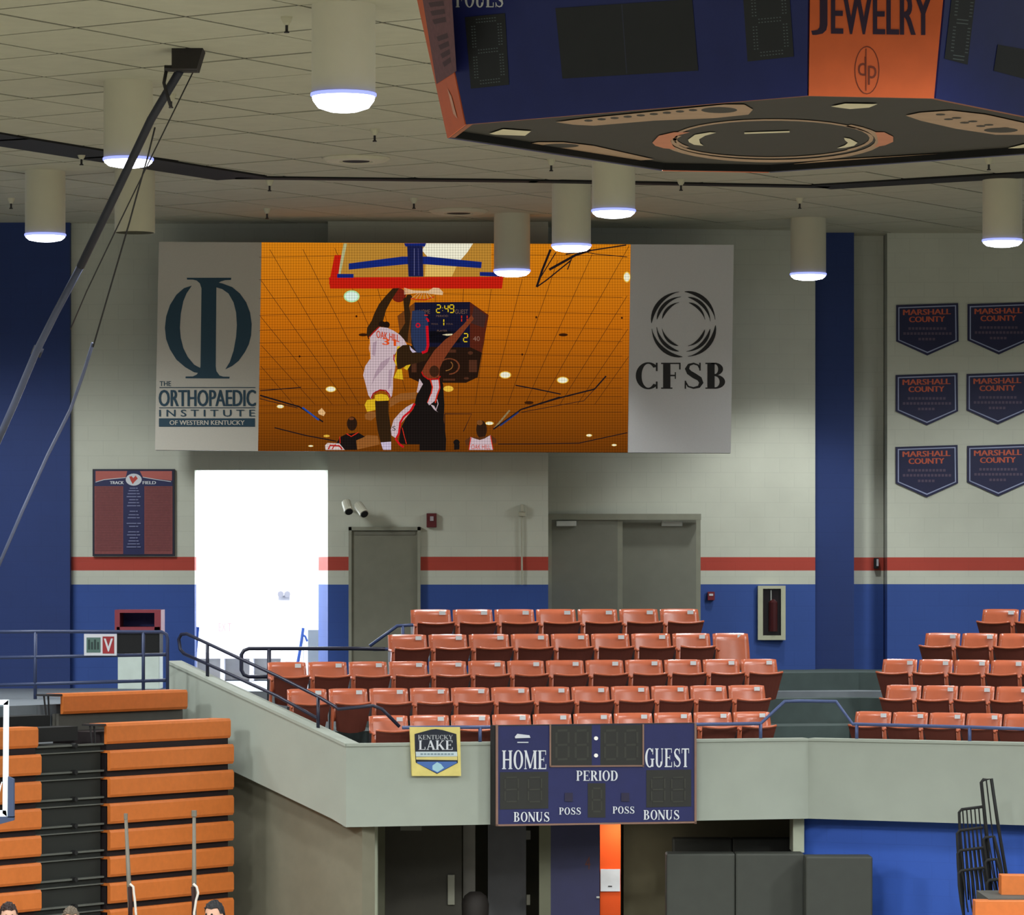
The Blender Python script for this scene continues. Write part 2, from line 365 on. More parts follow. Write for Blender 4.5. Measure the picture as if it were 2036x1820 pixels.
# seat rows -------------------------------------------------------
ROWS1 = [ # y of back tops at px 1018, depth there, list of left edges + end
 (1212, 49.45, [820, 904, 987, 1070, 1153, 1236, 1317, 1398]),
 (1261.5, 48.6, [775, 856, 936, 1020, 1100, 1180, 1260, 1342, 1421, 1496]),
 (1314.5, 47.75, [535, 616, 697, 777, 857, 935, 1013, 1090, 1169, 1248, 1326, 1403, 1479, 1554]),
 (1367.5, 46.9, [574, 657, 738, 819, 901, 981, 1061, 1141, 1220, 1300, 1378, 1454, 1530]),
 (1421.5, 46.05, [737, 819, 901, 983, 1064, 1145, 1226, 1306, 1385, 1464, 1541])]
ROWS2 = [
 (1211, 50.3, [1944, 2020, 2096]),
 (1259, 49.45, [1830, 1903, 1977, 2051]),
 (1312, 48.6, [1745, 1817, 1888, 1961, 2034, 2107]),
 (1364, 47.75, [1752, 1825, 1898, 1971, 2045, 2118]),
 (1418, 46.9, [1690, 1765, 1838, 1912, 1986, 2060])]
SH_TOP = .83
def make_seat():
    r = empty('stadium_seat', (0, 0, 0))
    W = .239
    # backrest: curved shell leaning back, bowed lower edge
    vs = []; fs = []; nx, nz = 8, 5
    for s_ in (0, 1):
        for i in range(nx+1):
            for j in range(nz+1):
                u = -1+2*i/nx; v = j/nz
                wd = W*(1-.035*v*v) if v > .5 else W*(.97+.03*v)
                z = .44+(SH_TOP-.44)*v-(.008*(abs(u)**8) if j == nz else 0)
                y = .09+.10*v+(.035*u*u*-1)+(.014 if s_ else 0)
                vs.append((u*wd, y, z))
    n = (nx+1)*(nz+1); q = lambda i, j: i*(nz+1)+j
    for i in range(nx):
        for j in range(nz):
            a, b, c, d = q(i, j), q(i+1, j), q(i+1, j+1), q(i, j+1); fs += [[a, b, c, d], [d+n, c+n, b+n, a+n]]
    for i in range(nx): fs += [[q(i+1, 0), q(i, 0), q(i, 0)+n, q(i+1, 0)+n], [q(i, nz), q(i+1, nz), q(i+1, nz)+n, q(i, nz)+n]]
    for j in range(nz): fs += [[q(0, j), q(0, j+1), q(0, j+1)+n, q(0, j)+n], [q(nx, j+1), q(nx, j), q(nx, j)+n, q(nx, j+1)+n]]
    back = MB().add(vs, fs).build('backrest', M_seat, r, smooth=True)
    mb = MB(); mb.box(.1, .172, .14, .15, .76, .808)
    pl = mb.build('number_plate', mat('number_plate_white', (226, 230, 232), .15, var=0, spec=.9), back); pl['label'] = 'small white seat number plate'
    for sx in (-.2, .2):
        MB().lathe([(.001, 0), (.006, 0), (.006, .006), (.001, .008)], (0, 0, 0), 6).build('rivet', mat('rivet', (206, 150, 120), .3), back)
        o = COL.objects[-1]; o.location = (sx, .12, .74); o.rotation_euler = (math.pi/2, 0, 0)
    # folded pan: bright lip above, underside sloping back, its shade put into the colour
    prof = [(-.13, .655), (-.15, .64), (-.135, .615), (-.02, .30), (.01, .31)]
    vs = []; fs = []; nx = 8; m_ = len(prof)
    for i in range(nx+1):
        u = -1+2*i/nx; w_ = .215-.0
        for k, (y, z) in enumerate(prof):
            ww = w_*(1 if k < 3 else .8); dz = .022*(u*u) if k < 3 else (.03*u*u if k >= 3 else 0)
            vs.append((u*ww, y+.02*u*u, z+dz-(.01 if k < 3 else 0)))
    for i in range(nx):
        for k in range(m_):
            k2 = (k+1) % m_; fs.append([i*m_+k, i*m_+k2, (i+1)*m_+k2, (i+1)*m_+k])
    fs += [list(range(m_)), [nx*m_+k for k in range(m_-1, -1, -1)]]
    MB().add(vs, fs).build('seat_pan', M_pan, r, smooth=False)['label'] = 'folded seat pan with maroon underside, darkened to imitate shade'
    lip = [( -.215+.43*i/8, -.155+.02*(-1+i/4)**2, .648+.022*(-1+i/4)**2) for i in range(9)]
    MB().tube(lip, .015, 6).build('seat_lip', M_seat, r, smooth=True)
    # arm, orange, on the left side, and dark stand
    MB().tube([(-.236, -.13, .615), (-.24, -.10, .63), (-.24, .05, .64)], .017, 6).build('armrest', M_seat, r, smooth=True)
    mb = MB(); mb.prism([(-.25, -.115, .62), (-.25, -.06, .63), (-.25, .0, .36), (-.25, -.07, .34)], (.022, 0, 0))
    mb.build('arm_panel', M_seat, r)
    mb = MB(); mb.box(-.245, -.225, -.02, .1, 0, .62); mb.box(-.25, -.22, -.1, .16, 0, .03); mb.build('stand', M_dark, r)
    return r
seat0 = make_seat()
ORD = ['first', 'second', 'third', 'fourth', 'fifth', 'sixth', 'seventh', 'eighth', 'ninth', 'tenth', 'eleventh', 'twelfth', 'thirteenth']
RN = ['back row', 'second row from the back', 'middle row', 'fourth row from the back', 'front row']
used = [False]
def rowline(yt, Yc, px_ref, d):
    p = P(px_ref, 1140, Yc); p.z = 0; return p, EYE+(HY-yt)*Yc/F-SH_TOP
def risers(rows, px_ref, d, n, s0, s1, name, label):
    mb = MB()
    for k, (yt, Yc, ed) in enumerate(rows):
        p, zf = rowline(yt, Yc, px_ref, d)
        a = p+d*s0[k]+n*.36; b = p+d*s1[k]+n*.36
        mb.prism([a+up*(zf-.45), b+up*(zf-.45), b+up*zf, a+up*zf], -n*1.6)
    return structure(mb.build(name, M_step), label, 'steps')
def seats(rows, px_ref, d, n, ang, block, group, mirror, tall=None):
    for k, (yt, Yc, ed) in enumerate(rows):
        p, zf = rowline(yt, Yc, px_ref, d); pl = Plane(p, n)
        N = len(ed)-1
        for i in range(N):
            pa, pb = pl(ed[i], 1300), pl(ed[i+1], 1300); c = (pa+pb)/2; wid = (pb-pa).length
            c = Vector((c.x, c.y, zf))-d*0.0
            if used[0]: s_ = copy_tree(seat0)
            else: s_ = seat0; used[0] = True
            s_.location = c; s_.rotation_euler = (0, 0, ang); sc = wid/.495
            s_.scale = (-sc if mirror else sc, 1, 1)
            if mirror:
                for ch in s_.children:
                    if ch.name.startswith('backrest'):
                        for q in ch.children:
                            if q.name.startswith('number_plate'): q.location.x = -.272
            if tall == (k, i):
                for ch in list(s_.children):
                    if ch.name.startswith(('seat_pan', 'seat_lip')): bpy.data.objects.remove(ch)
                    elif ch.name.startswith('backrest'):
                        ch.data = ch.data.copy()
                        for v in ch.data.vertices: v.co.z = SH_TOP-(SH_TOP-v.co.z)*1.22; v.co.y -= .03
            lab = f'orange flip-up seat, {ORD[i]} from left, {RN[k]}, {block} block'
            if tall == (k, i): lab = f'orange seat with one tall flat back, right end of its row, {block} block'
            tag(s_, lab, 'seat', group)
risers(ROWS1, 1018, d1, n1, [-1.75, -1.9, -3.05, -2.7, -2.05], [4.9, 4.6, 4.3, 3.95, 3.6], 'floor_steps_middle', 'dark concrete tiers under the middle seats')
risers(ROWS2, 1850, d2, n2, [-2.0, -1.9, -1.8, -1.75, -1.65], [4.2]*5, 'floor_steps_right', 'dark concrete tiers under the right seats')
seats(ROWS1, 1018, d1, n1, a16, 'middle', 'flip-up seats of the middle block', False, tall=(1, 8))
seats(ROWS2, 1850, d2, n2, -a27, 'right', 'flip-up seats of the right block', True)
# ---------------------------------------------------------------- doors and wall fittings
YC, YR = 50.85, 51.7
def pbox(mb, x0, y0, x1, y1, Y, d, mt=None):          # block whose front face fills the px rectangle at depth Y
    a, b = P(x0, y1, Y), P(x1, y0, Y); return mb.box(a.x, b.x, Y, Y+d, a.z, b.z, mt)
def thing(name, px, py, Y, label, cat, group=None): return empty(name, P(px, py, Y), label, cat, group)
def hline(mb, pts, Y, r, mt=None, seg=8): return mb.tube([P(x, y, Y) for x, y in pts], r, seg, mt)
# single door
t = thing('door_1', 765, 1369, YC-.04, 'grey single service door between the cameras and the fire alarm', 'door'); t['kind'] = 'structure'
pbox(MB(), 698, 1056, 831, 1369, YC-.05, .05).build('door_leaf', mat('single_door_grey', (118, 117, 102), .6), t)
mb = MB(); pbox(mb, 693, 1048, 699, 1369, YC-.08, .1); pbox(mb, 830, 1048, 836, 1369, YC-.08, .1); pbox(mb, 693, 1048, 836, 1055, YC-.08, .1)
mb.build('door_frame', mat('frame_grey', (138, 138, 122), .6), t)
pbox(MB(), 705, 1058, 826, 1064, YC-.06, .02).build('header_strip', mat('header_grey', (108, 107, 94), .6), t)
# double door in its recess
def yr(px): return 51.7+.5*(px-1090)/555
t = thing('door_2', 1240, 1369, 51.8, 'wide grey double doors with metal frame and door closers', 'door'); t['kind'] = 'structure'
for x0, x1 in ((1097, 1228), (1238, 1384)):
    lf = pbox(MB(), x0, 1034, x1, 1369, yr(x0)-.06, .05).build('door_leaf', M_grey, t)
    pbox(MB(), x0, 1034, x1, 1046, yr(x0)-.075, .02).build('top_rail', mat('rail_dark_grey', (70, 70, 64), .6), lf)
for x0, x1 in ((1106, 1146), (1315, 1357)):
    pbox(MB(), x0, 1036, x1, 1047, yr(x0)-.16, .09).build('door_closer', mat('closer_silver', (190, 192, 186), .35, metal=.3), t, bevel=.01)
mb = MB(); pbox(mb, 1090, 1022, 1394, 1034, 51.62, .1); pbox(mb, 1090, 1034, 1097, 1369, 51.62, .1); pbox(mb, 1384, 1030, 1393, 1369, 51.78, .1); pbox(mb, 1228, 1034, 1238, 1369, 51.66, .1)
mb.build('door_frame', mat('frame_grey', (138, 138, 122), .6), t)
# security cameras
def seccam(px, py, ln, ang, label):
    t = thing('security_camera', px, py, YC-.25, label, 'camera')
    c = P(px, py, YC-.3); d = Vector((math.sin(ang)*.8, -.6, -math.cos(ang)*.6)).normalized()
    MB().tube([c-d*ln/2, c-d*ln*.45, c+d*ln*.5], [.05, .062, .062], 14).build('housing', mat('camera_white', (206, 204, 186), .4), t, smooth=False)
    MB().tube([c+d*ln*.5, c+d*(ln*.5+.012)], .05, 14).build('lens_glass', M_black, t)
    MB().tube([c-d*ln*.3, P(px+4, py+6, YC)], .018, 8).build('bracket', mat('camera_white', (206, 204, 186)), t)
seccam(691, 1008, .19, .25, 'white security camera on the left of the pair above the grey door')
seccam(718, 1013, .21, .5, 'white security camera on the right of the pair, pointing down to the right')
# fire alarm
t = thing('fire_alarm', 858, 1035, YC-.05, 'dark red fire alarm strobe right of the single grey door', 'alarm')
pbox(MB(), 848, 1021, 868, 1049, YC-.07, .07).build('alarm_body', mat('alarm_red', (92, 26, 32), .4), t, bevel=.006)
pbox(MB(), 855, 1027, 862, 1036, YC-.085, .015).build('strobe', mat('strobe_grey', (170, 160, 165), .2), t)
# conduit with junction box
t = thing('conduit', 1038, 1160, YC-.03, 'thin vertical conduit with a small junction box on the beige wall', 'conduit')
MB().tube([P(1038, 1163, YC-.03), P(1037, 1026, YC-.03)], .012, 8).build('pipe', mat('conduit_beige', (176, 174, 154), .5), t)
pbox(MB(), 1031, 1018, 1045, 1027, YC-.06, .06).build('junction_box', mat('conduit_beige', (176, 174, 154), .5), t, bevel=.005)
pbox(MB(), 1035, 1003, 1041, 1018, YC-.09, .09).build('sensor', mat('conduit_beige', (176, 174, 154), .5), t, bevel=.005)
# small pull station and extinguisher cabinet
t = thing('call_point', 1414, 1185, yr(1414), 'tiny red and white call point on the blue wall by the double doors', 'switch')
pbox(MB(), 1407, 1177, 1421, 1194, yr(1414)-.05, .05).build('call_box', mat('call_red', (120, 40, 50), .4), t, bevel=.004)
pbox(MB(), 1410, 1181, 1418, 1185, yr(1414)-.056, .006).build('call_label', M_wht, t)
yx = yr(1535)
t = thing('extinguisher_cabinet', 1535, 1273, yx, 'white framed fire extinguisher cabinet with dark glass on the blue wall', 'cabinet')
mb = MB()
for r in ((1507, 1165, 1517, 1273), (1553, 1165, 1562, 1273), (1517, 1165, 1553, 1171), (1517, 1264, 1553, 1273)): pbox(mb, *r, yx-.08, .08)
mb.build('cabinet_frame', mat('cabinet_white', (186, 186, 160), .5), t)
pbox(MB(), 1516, 1170, 1554, 1265, yx-.04, .03).build('glass_door', mat('cabinet_glass', (34, 26, 28), .1, spec=.6), t)
MB().tube([P(1537, 1256, yx-.05), P(1537, 1198, yx-.05), P(1537, 1192, yx-.05)], [.06, .06, .02], 12).build('extinguisher', mat('ext_red', (66, 22, 24), .3), t, smooth=False)
MB().tube([P(1533, 1174, yx-.06), P(1533, 1208, yx-.06)], .008, 6).build('nozzle', mat('closer_silver', (190, 192, 186)), t)
t = thing('wall_switch', 1742, 1118, 53.1, 'small black and white box on the orange stripe near the banners', 'switch')
pbox(MB(), 1738, 1110, 1747, 1131, 52.92, .08).build('switch_box', M_black, t, bevel=.004)
pbox(MB(), 1743, 1112, 1747, 1126, 52.91, .01).build('switch_plate', M_wht, t)

# poster board of records
YP = YW-.04; t = thing('record_board', 266, 1105, YP, 'navy and dull red track records poster board left of the doorway', 'poster')
pbox(MB(), 184, 933, 347, 1106, YP-.02, .06).build('board_frame', mat('board_frame', (24, 24, 44), .5), t)
d = Decal(Front(YP-.02), .003)
brd = mat('board_dull_red', (128, 66, 66), .6, var=.1, scale=40); bro = mat('board_salmon', (176, 92, 84), .6); bnv = mat('board_navy', (28, 32, 78), .5); bln = mat('board_line', (96, 48, 52), .6)
d.ps([rc(188, 936, 343, 1102)], brd); d.ps([rc(188, 936, 343, 967)], bnv)
d.ps([[(190, 937), (253, 937), (250, 950), (205, 955), (190, 958)], [(278, 937), (342, 937), (342, 956), (305, 952), (284, 949)]], bro)
d.ps(stroke([(190, 959), (207, 954), (250, 950)], 1.2)+stroke([(284, 949), (306, 953), (340, 958)], 1.2), M_wht)
d.ps([rc(245, 960, 287, 1103)], bnv)
d.ps([rc(190+(.5 if k % 2 else 0), 969+k*3.3, 243, 969.9+k*3.3) for k in range(39)]+[rc(289, 969+k*3.3, 341, 969.9+k*3.3) for k in range(39)], bln)
d.ps([ell(266, 954, 16, 12)], M_wht); d.ps([[(257, 948), (262, 947), (265, 951), (270, 946), (274, 952), (268, 958), (264, 963), (260, 956)]], mat('crest_red', (186, 70, 60)))
d.text('TRACK', 219, 957, 246, 963, M_wht, bold=.4); d.text('FIELD', 284, 957, 310, 963, M_wht, bold=.4)
gl = mat('board_pale', (120, 124, 160))
for k, yy in enumerate([970, 975, 981, 987, 993, 999, 1005, 1016, 1023, 1029, 1040, 1046, 1057, 1063, 1069, 1075, 1081, 1087]):
    wd = 8+(k*37 % 7); d.ps([rc(266-wd, yy, 266+wd*.4, yy+2), rc(266+wd*.5, yy, 266+wd, yy+2)], gl)
d.build('printed_face', t)

# pennants
PB = [(1782, 603), (1924, 601), (1781, 742), (1922, 740), (1781, 885), (1923, 883)]
PL = ['top left', 'top right', 'middle left', 'middle right', 'bottom left', 'bottom right']
YB = 52.6
m_pf = mat('pennant_navy', (26, 28, 66), .6); m_pe = mat('pennant_edge', (150, 158, 190), .6); m_po = mat('pennant_orange', (190, 88, 60), .6); m_pg = mat('pennant_faint', (84, 70, 92), .6)
for k, (x, y) in enumerate(PB):
    def shp(i, x=x, y=y): return [(x+i, y+4+i), (x+123-i, y+i), (x+124-i, y+76-i*.5), (x+62, y+104-i*1.15), (x+i, y+76-i*.5)]
    t = thing('pennant_banner', x+62, y+50, YB-.03, f'navy five-sided county title pennant, {PL[k]} of the six on the beige wall', 'banner', 'county title pennants')
    mb = MB(); mb.prism([P(a, b, YB-.025) for a, b in shp(0)], (0, .02, 0)); mb.build('pennant_panel', m_pf, t)
    d = Decal(Front(YB-.025), .002); d.p(shp(4), m_pe); d.up(); d.p(shp(6.3), m_pf); d.up()
    d.text('MARSHALL', x+14, y+13, x+108, y+24, m_po, bold=.7, sk2=-2); d.text('COUNTY', x+26, y+27, x+96, y+38, m_po, bold=.7, sk2=-1)
    for (a, b, c) in ((24, 48, 80), (14, 58, 100), (44, 69, 36)):
        for q in range(int(c/7)): d.p(rc(x+a+q*7, y+b, x+a+q*7+5, y+b+5), m_pg)
    d.build('printed_face', t)

# ---------------------------------------------------------------- downlights
M_lens = mat('lamp_lens', (240, 244, 255), emit=9)
M_lrim = mat('lamp_lens_rim', (150, 160, 255), emit=1.4)
def make_lamp(lit=True):
    r = empty('ceiling_downlight', (0, 0, 0)); R_ = .232; Lh = .75
    prof = [(R_-.012, 0), (R_, 0), (R_, Lh), (R_+.01, Lh), (R_+.01, Lh+.02)]
    MB().lathe(prof, seg=32).build('lamp_housing', M_cream, r, smooth=True)
    if lit:
        MB().lathe([(R_+.003, .022), (R_+.008, .02), (R_+.008, .0), (R_-.004, -.006)], seg=32).build('lens_rim', M_lrim, r)  # glowing band round the housing foot, added to imitate bloom
        MB().lathe([(R_-.003, -.004), (R_*.96, -.02), (R_*.8, -.05), (R_*.45, -.066), (.001, -.07)], seg=32).build('lens', M_lens, r, smooth=True)
        ld = bpy.data.lights.new('bulb', 'SPOT'); ld.energy = SPOT_W; ld.spot_size = math.radians(106); ld.spot_blend = .55; ld.shadow_soft_size = .2; ld.color = (.96, 1, 1)
        b = bpy.data.objects.new('bulb', ld); COL.objects.link(b); b.parent = r; b.location = (0, 0, -.09)
    return r
lamp0 = make_lamp()
LZ = 3.88
LAMPS = [(683, 191, 'large downlight nearest the camera, at the top left of centre', 1.12), (255, 319, 'downlight crossed by the dark folded hoop mast', 1),
 (90, 469, 'leftmost downlight, hanging in front of the dark blue wall', 1), (1220, 421, 'downlight just below the hanging scoreboard', 1),
 (1136, 490, 'downlight at the top edge of the video screen, right of the middle', 1), (1018, 540, 'lowest downlight, overlapping the video screen top', 1),
 (1607, 547, 'downlight beside the tall blue pilaster', 1), (1993, 480, 'rightmost downlight, above the pennant banners', 1)]
for k, (x, y, lab, sc) in enumerate(LAMPS):
    l = lamp0 if k == 0 else copy_tree(lamp0)
    Y = F*LZ/(HY-y); l.location = P(x, y, Y); l.scale = (sc, sc, 1)
    for ch in l.children:
        if ch.name.startswith('lens') and 'rim' not in ch.name: ch.scale.z = 1.9 if k == 0 else 1  # nearest lens stretched downwards to imitate its bloom
    tag(l, 'cream cylinder '+lab, 'ceiling lamp', 'ceiling downlights')
# unseen lamps added to light the court; those near the walls brighten them
court_ld = None; wall_fill_ld = None
for X, Y in [(-9, 44), (9.5, 44), (-6.8, 46.3), (7.3, 47.5), (-11, 36), (11, 36), (-8, 28), (0, 30.5), (8, 29), (-4, 22), (4, 21), (-9, 14), (0, 13), (9, 14), (-13, 24), (13, 23)]:
    l = copy_tree(lamp0); l.location = (X, Y, EYE+LZ); l.scale = (1, 1, 1)
    tag(l, 'added cream cylinder downlight, outside the picture', 'ceiling lamp', 'added ceiling downlights, out of view')
    for ch in l.children:
        if ch.type == 'LIGHT':
            if court_ld is None: court_ld = ch.data.copy(); court_ld.energy = COURT_W; court_ld.spot_size = math.radians(162); court_ld.spot_blend = .3; court_ld.shadow_soft_size = .6; court_ld.color = (.94, .99, 1)
            ch.data = court_ld
            if Y > 40:
                if wall_fill_ld is None: wall_fill_ld = court_ld.copy(); wall_fill_ld.energy = 650
                ch.data = wall_fill_ld
# unlit one at the far left of the screen
r = make_lamp(False); r.location = P(268, 463, F*3.9/(HY-463)); tag(r, 'unlit pale cylinder lamp above the left end of the video screen', 'ceiling lamp')

# sprinklers and speakers
def sprinkler(px, py, k):
    Y = F*4.5/(HY-py); p = P(px, py, Y)
    t = empty('sprinkler_head', (p.x, p.y, CEIL-.03), SPL[k], 'sprinkler', 'ceiling sprinklers')
    mb = MB().lathe([(.001, .02), (.05, .02), (.046, .0), (.034, -.03), (.02, -.05), (.001, -.05)], (p.x, p.y, CEIL-.03), 12); mb.build('escutcheon', M_cream, t)
    MB().lathe([(.001, -.05), (.012, -.05), (.012, -.1), (.022, -.105), (.022, -.115), (.001, -.115)], (p.x, p.y, CEIL-.03), 10).build('deflector', M_dark, t)
SPK = [(570, 62), (340, 212), (162, 326), (536, 378), (531, 433), (745, 279), (823, 413), (1096, 338), (1354, 377), (1590, 413), (22, 413), (1966, 336)]
SPL = ['sprinkler left of the nearest downlight', 'sprinkler beside the folded hoop mast', 'sprinkler below the dark track at the far left', 'sprinkler just past the bend of the dark track',
 'sprinkler close to the wall above the screen left', 'sprinkler near the round ceiling speaker', 'sprinkler above the middle of the screen', 'sprinkler under the scoreboard left edge',
 'sprinkler below the track right of the scoreboard middle', 'sprinkler above the downlight by the blue pilaster', 'sprinkler at the left picture edge', 'sprinkler near the right picture edge']
for k, (x, y) in enumerate(SPK): sprinkler(x, y, k)
for (px, py, lab) in ((708, 316, 'round flush ceiling speaker left of the hanging scoreboard'), (912, 420, 'round flush ceiling speaker close to the wall, above the video screen')):
    p = PZ(px, py, CEIL-.02)
    t = empty('ceiling_speaker', p, lab, 'speaker')
    MB().lathe([(.001, -.02), (.18, -.02), (.19, -.035), (.33, -.03), (.38, 0), (.38, .03)], p, 28).build('baffle', M_cream, t)
    MB().lathe([(.001, -.03), (.15, -.03), (.15, -.02)], p, 20).build('grille', M_black, t)

# dark ceiling track
def track(name, pts, wd, label):
    mb = MB(); w_ = [PZ(x, y, CEIL) for x, y in pts]
    for a, b in zip(w_, w_[1:]):
        d = (b-a).normalized(); s_ = Vector((-d.y, d.x, 0))*wd/2; z = Vector((0, 0, -.035))
        mb.prism([a-s_-d*.05+z, b-s_+d*.05+z, b+s_+d*.05+z, a+s_-d*.05+z], (0, 0, .05))
    structure(mb.build(name, M_beam), label, 'track')
track('trim_3', [(-120, 252), (0, 273), (205, 306), (476, 349)], .7, 'dark ceiling curtain track, left run')
track('trim_4', [(476, 349), (1060, 356), (1640, 367)], .22, 'dark ceiling curtain track, middle run')
track('trim_5', [(1640, 367), (2150, 337)], .5, 'dark ceiling curtain track, right run')

# ---------------------------------------------------------------- hanging scoreboard
Zs = EYE+3.0; aa = math.radians(-35.7)
V = [Vector((1.86, 24.32, 0))]; ang = math.radians(9.3)
for k in range(7):
    V.append(V[-1]+Vector((math.cos(ang), math.sin(ang), 0))*(.81 if k % 2 == 0 else 2.655)); ang += math.radians(45)
cen = sum(V, Vector())/8
HT = 1.5
def sv(k, h): return cen+(V[k % 8]-cen)*(1+.142*h/HT)+Vector((0, 0, Zs+h))
sb = empty('hanging_scoreboard', (cen.x, cen.y, Zs), 'large eight-sided navy and orange scoreboard hanging from the ceiling', 'scoreboard')
M_und = mat('underside_black', (52, 48, 42), .7, var=.05)
mb = MB(); vs = [sv(k, .05) for k in range(8)]+[sv(k, HT) for k in range(8)]
mb.add(vs, [[0, 1, 2, 3, 4, 5, 6, 7][::-1], list(range(8, 16))]+[[k, (k+1) % 8, (k+1) % 8+8, k+8] for k in range(8)]); mb.build('cabinet', M_und, sb)
# lower lip; far undersides and inner faces blackened to imitate shade
M_lip = mat('lip_orange', (150, 84, 50), .6)
mb = MB()
for k in range(8):
    a, b = sv(k, 0), sv(k+1, 0); ai = cen+(V[k]-cen)*.985+Vector((0, 0, Zs)); bi = cen+(V[(k+1) % 8]-cen)*.985+Vector((0, 0, Zs))
    hh = Vector((0, 0, .055)); mb.add([a, b, bi, ai], [[0, 1, 2, 3]], M_lip if k in (6, 7, 0, 1) else M_black); mb.add([bi, ai, ai+hh, bi+hh], [[0, 1, 2, 3]], M_black)
mb.build('bottom_lip', None, sb)
class Face(Plane):
    def __init__(s, k):
        a, b, c = sv(k, 0), sv(k+1, 0), sv(k, HT); n = (b-a).cross(c-a)
        if n.dot(a-cen) < 0: n = -n
        super().__init__(a, n)
M_sbn = mat('scoreboard_navy', (34, 42, 104), .35, spec=.5); M_sbo = mat('scoreboard_orange', (214, 98, 46), .5)
def panel(k, h0, h1, m, name):
    f = Face(k); mb = MB(); a, b = sv(k, 0), sv(k+1, 0)
    def e(kk, h): return sv(kk, h)+f.n*.004
    mb.prism([e(k, h0), e(k+1, h0), e(k+1, h1), e(k, h1)], f.n*.015); return mb.build(name, m, sb), f
panels = {}
for k in range(8):
    pn, f = panel(k, .0, HT, M_sbo if k % 2 == 0 else M_sbn, 'corner_panel' if k % 2 == 0 else 'display_panel'); panels[k] = f
# sides: k=0 orange corner (A..B); k=1 right navy; k=7 front navy (C..A); k=6 left orange corner
fo, fn, fr, fl = panels[0], panels[7], panels[1], panels[6]
m_txt = mat('jewelry_print', (44, 22, 50), .6); m_dk = mat('oval_print', (120, 50, 30), .6)
d = Decal(fo, .022)
d.text('J', 1613, -14, 1642, 69, m_txt, bold=1.6); d.text('EWELRY', 1652, -14, 1850, 67, m_txt, bold=1.6, sk2=3); d.build('lettering', sb)['kind'] = 'stuff'; d = Decal(fo, .022)
d.ps(ring(1722, 139, (25, 48), (23, 46)), m_dk)
d.text('d', 1704, 112, 1721, 150, m_dk); d.text('p', 1724, 130, 1741, 168, m_dk); d.ps([rc(1719, 96, 1721, 180)], m_dk)
d.build('emblem', sb)
# seven-segment digits
def seg8(d, quad, m, segs='abcdefg', w_=.16, dots=False):
    (x0, y0), (x1, y1), (x2, y2), (x3, y3) = quad                 # tl, tr, br, bl
    def q(u, v): return ((x0*(1-u)+x1*u)*(1-v)+(x3*(1-u)+x2*u)*v, (y0*(1-u)+y1*u)*(1-v)+(y3*(1-u)+y2*u)*v)
    A_ = {'a': (.1, 0, .9, 0), 'g': (.1, .5, .9, .5), 'd': (.1, 1, .9, 1), 'f': (0, .06, 0, .44), 'b': (1, .06, 1, .44), 'e': (0, .56, 0, .94), 'c': (1, .56, 1, .94)}
    for s_ in segs:
        a, b, c, e = A_[s_]
        if dots:
            n = 8
            for off in (-.05, .05):
                for i in range(n):
                    t_ = (i+.5)/n; u, v = a+(c-a)*t_, b+(e-b)*t_
                    if a == c: u += off
                    else: v += off*.5
                    p_ = q(u, v); d.p(rc(p_[0]-1.5, p_[1]-.9, p_[0]+1.5, p_[1]+.9), m)
        else:
            for poly in stroke([q(a, b), q(c, e)], w_): d.p(poly, m)
    d.up()
m_pan = mat('digit_recess', (38, 40, 44), .5); m_dot = mat('unlit_diode', (96, 108, 110), .4)
d = Decal(fn, .022)
def module(f, quad, seg=None, seam=None):
    d = Decal(f, .022); d.ps([quad], m_pan)
    if seam: d.ps(stroke(seam, 2), mat('panel_seam', (56, 60, 80)))
    if seg: seg8(d, seg, m_dot, dots=True)
    d.build('digit_module', sb)
module(fn, [(928, 34), (1008, 26), (1016, 168), (940, 176)], [(944, 42), (996, 37), (1004, 158), (952, 164)])
module(fn, [(1108, 16), (1380, -2), (1392, 140), (1122, 156)], None, [(1240, 8), (1250, 146)])
module(fn, [(1480, -22), (1572, -30), (1582, 112), (1490, 122)], [(1500, -24), (1560, -29), (1568, 102), (1508, 108)])
d.serif('FOULS', 910, -18, 1006, 14, M_wht); d.build('lettering', sb)['kind'] = 'stuff'
module(fr, [(1978, 88), (2045, 100), (2045, 160), (1970, 140)])
d = Decal(fr, .022)
d.ps([[(1888, -20), (1935, -20), (1918, 128), (1872, 116)]], m_pan)
seg8(d, [(1900, -30), (1930, -28), (1914, 116), (1886, 112)], m_dot, dots=True)
d.build('digit_module', sb)
d = Decal(fl, .022)
m_bp = mat('side_print_plum', (112, 70, 78), .6, var=.2, scale=30); m_bp2 = mat('side_print_dark', (70, 38, 50), .6)
d.ps([[(846, -5), (905, -5), (914, 140), (874, 166)]], m_bp)
d.ps([[(858+i*4, 4+i*17), (888+i*2, 0+i*16), (890+i*2, 10+i*16), (862+i*4, 13+i*17)] for i in (0, 1, 2, 4, 5, 6, 7)], m_bp2)
d.ps([[(896, 175), (904, 190), (916, 235), (908, 225)]], mat('side_streak', (226, 170, 150)))
d.build('side_print', sb)
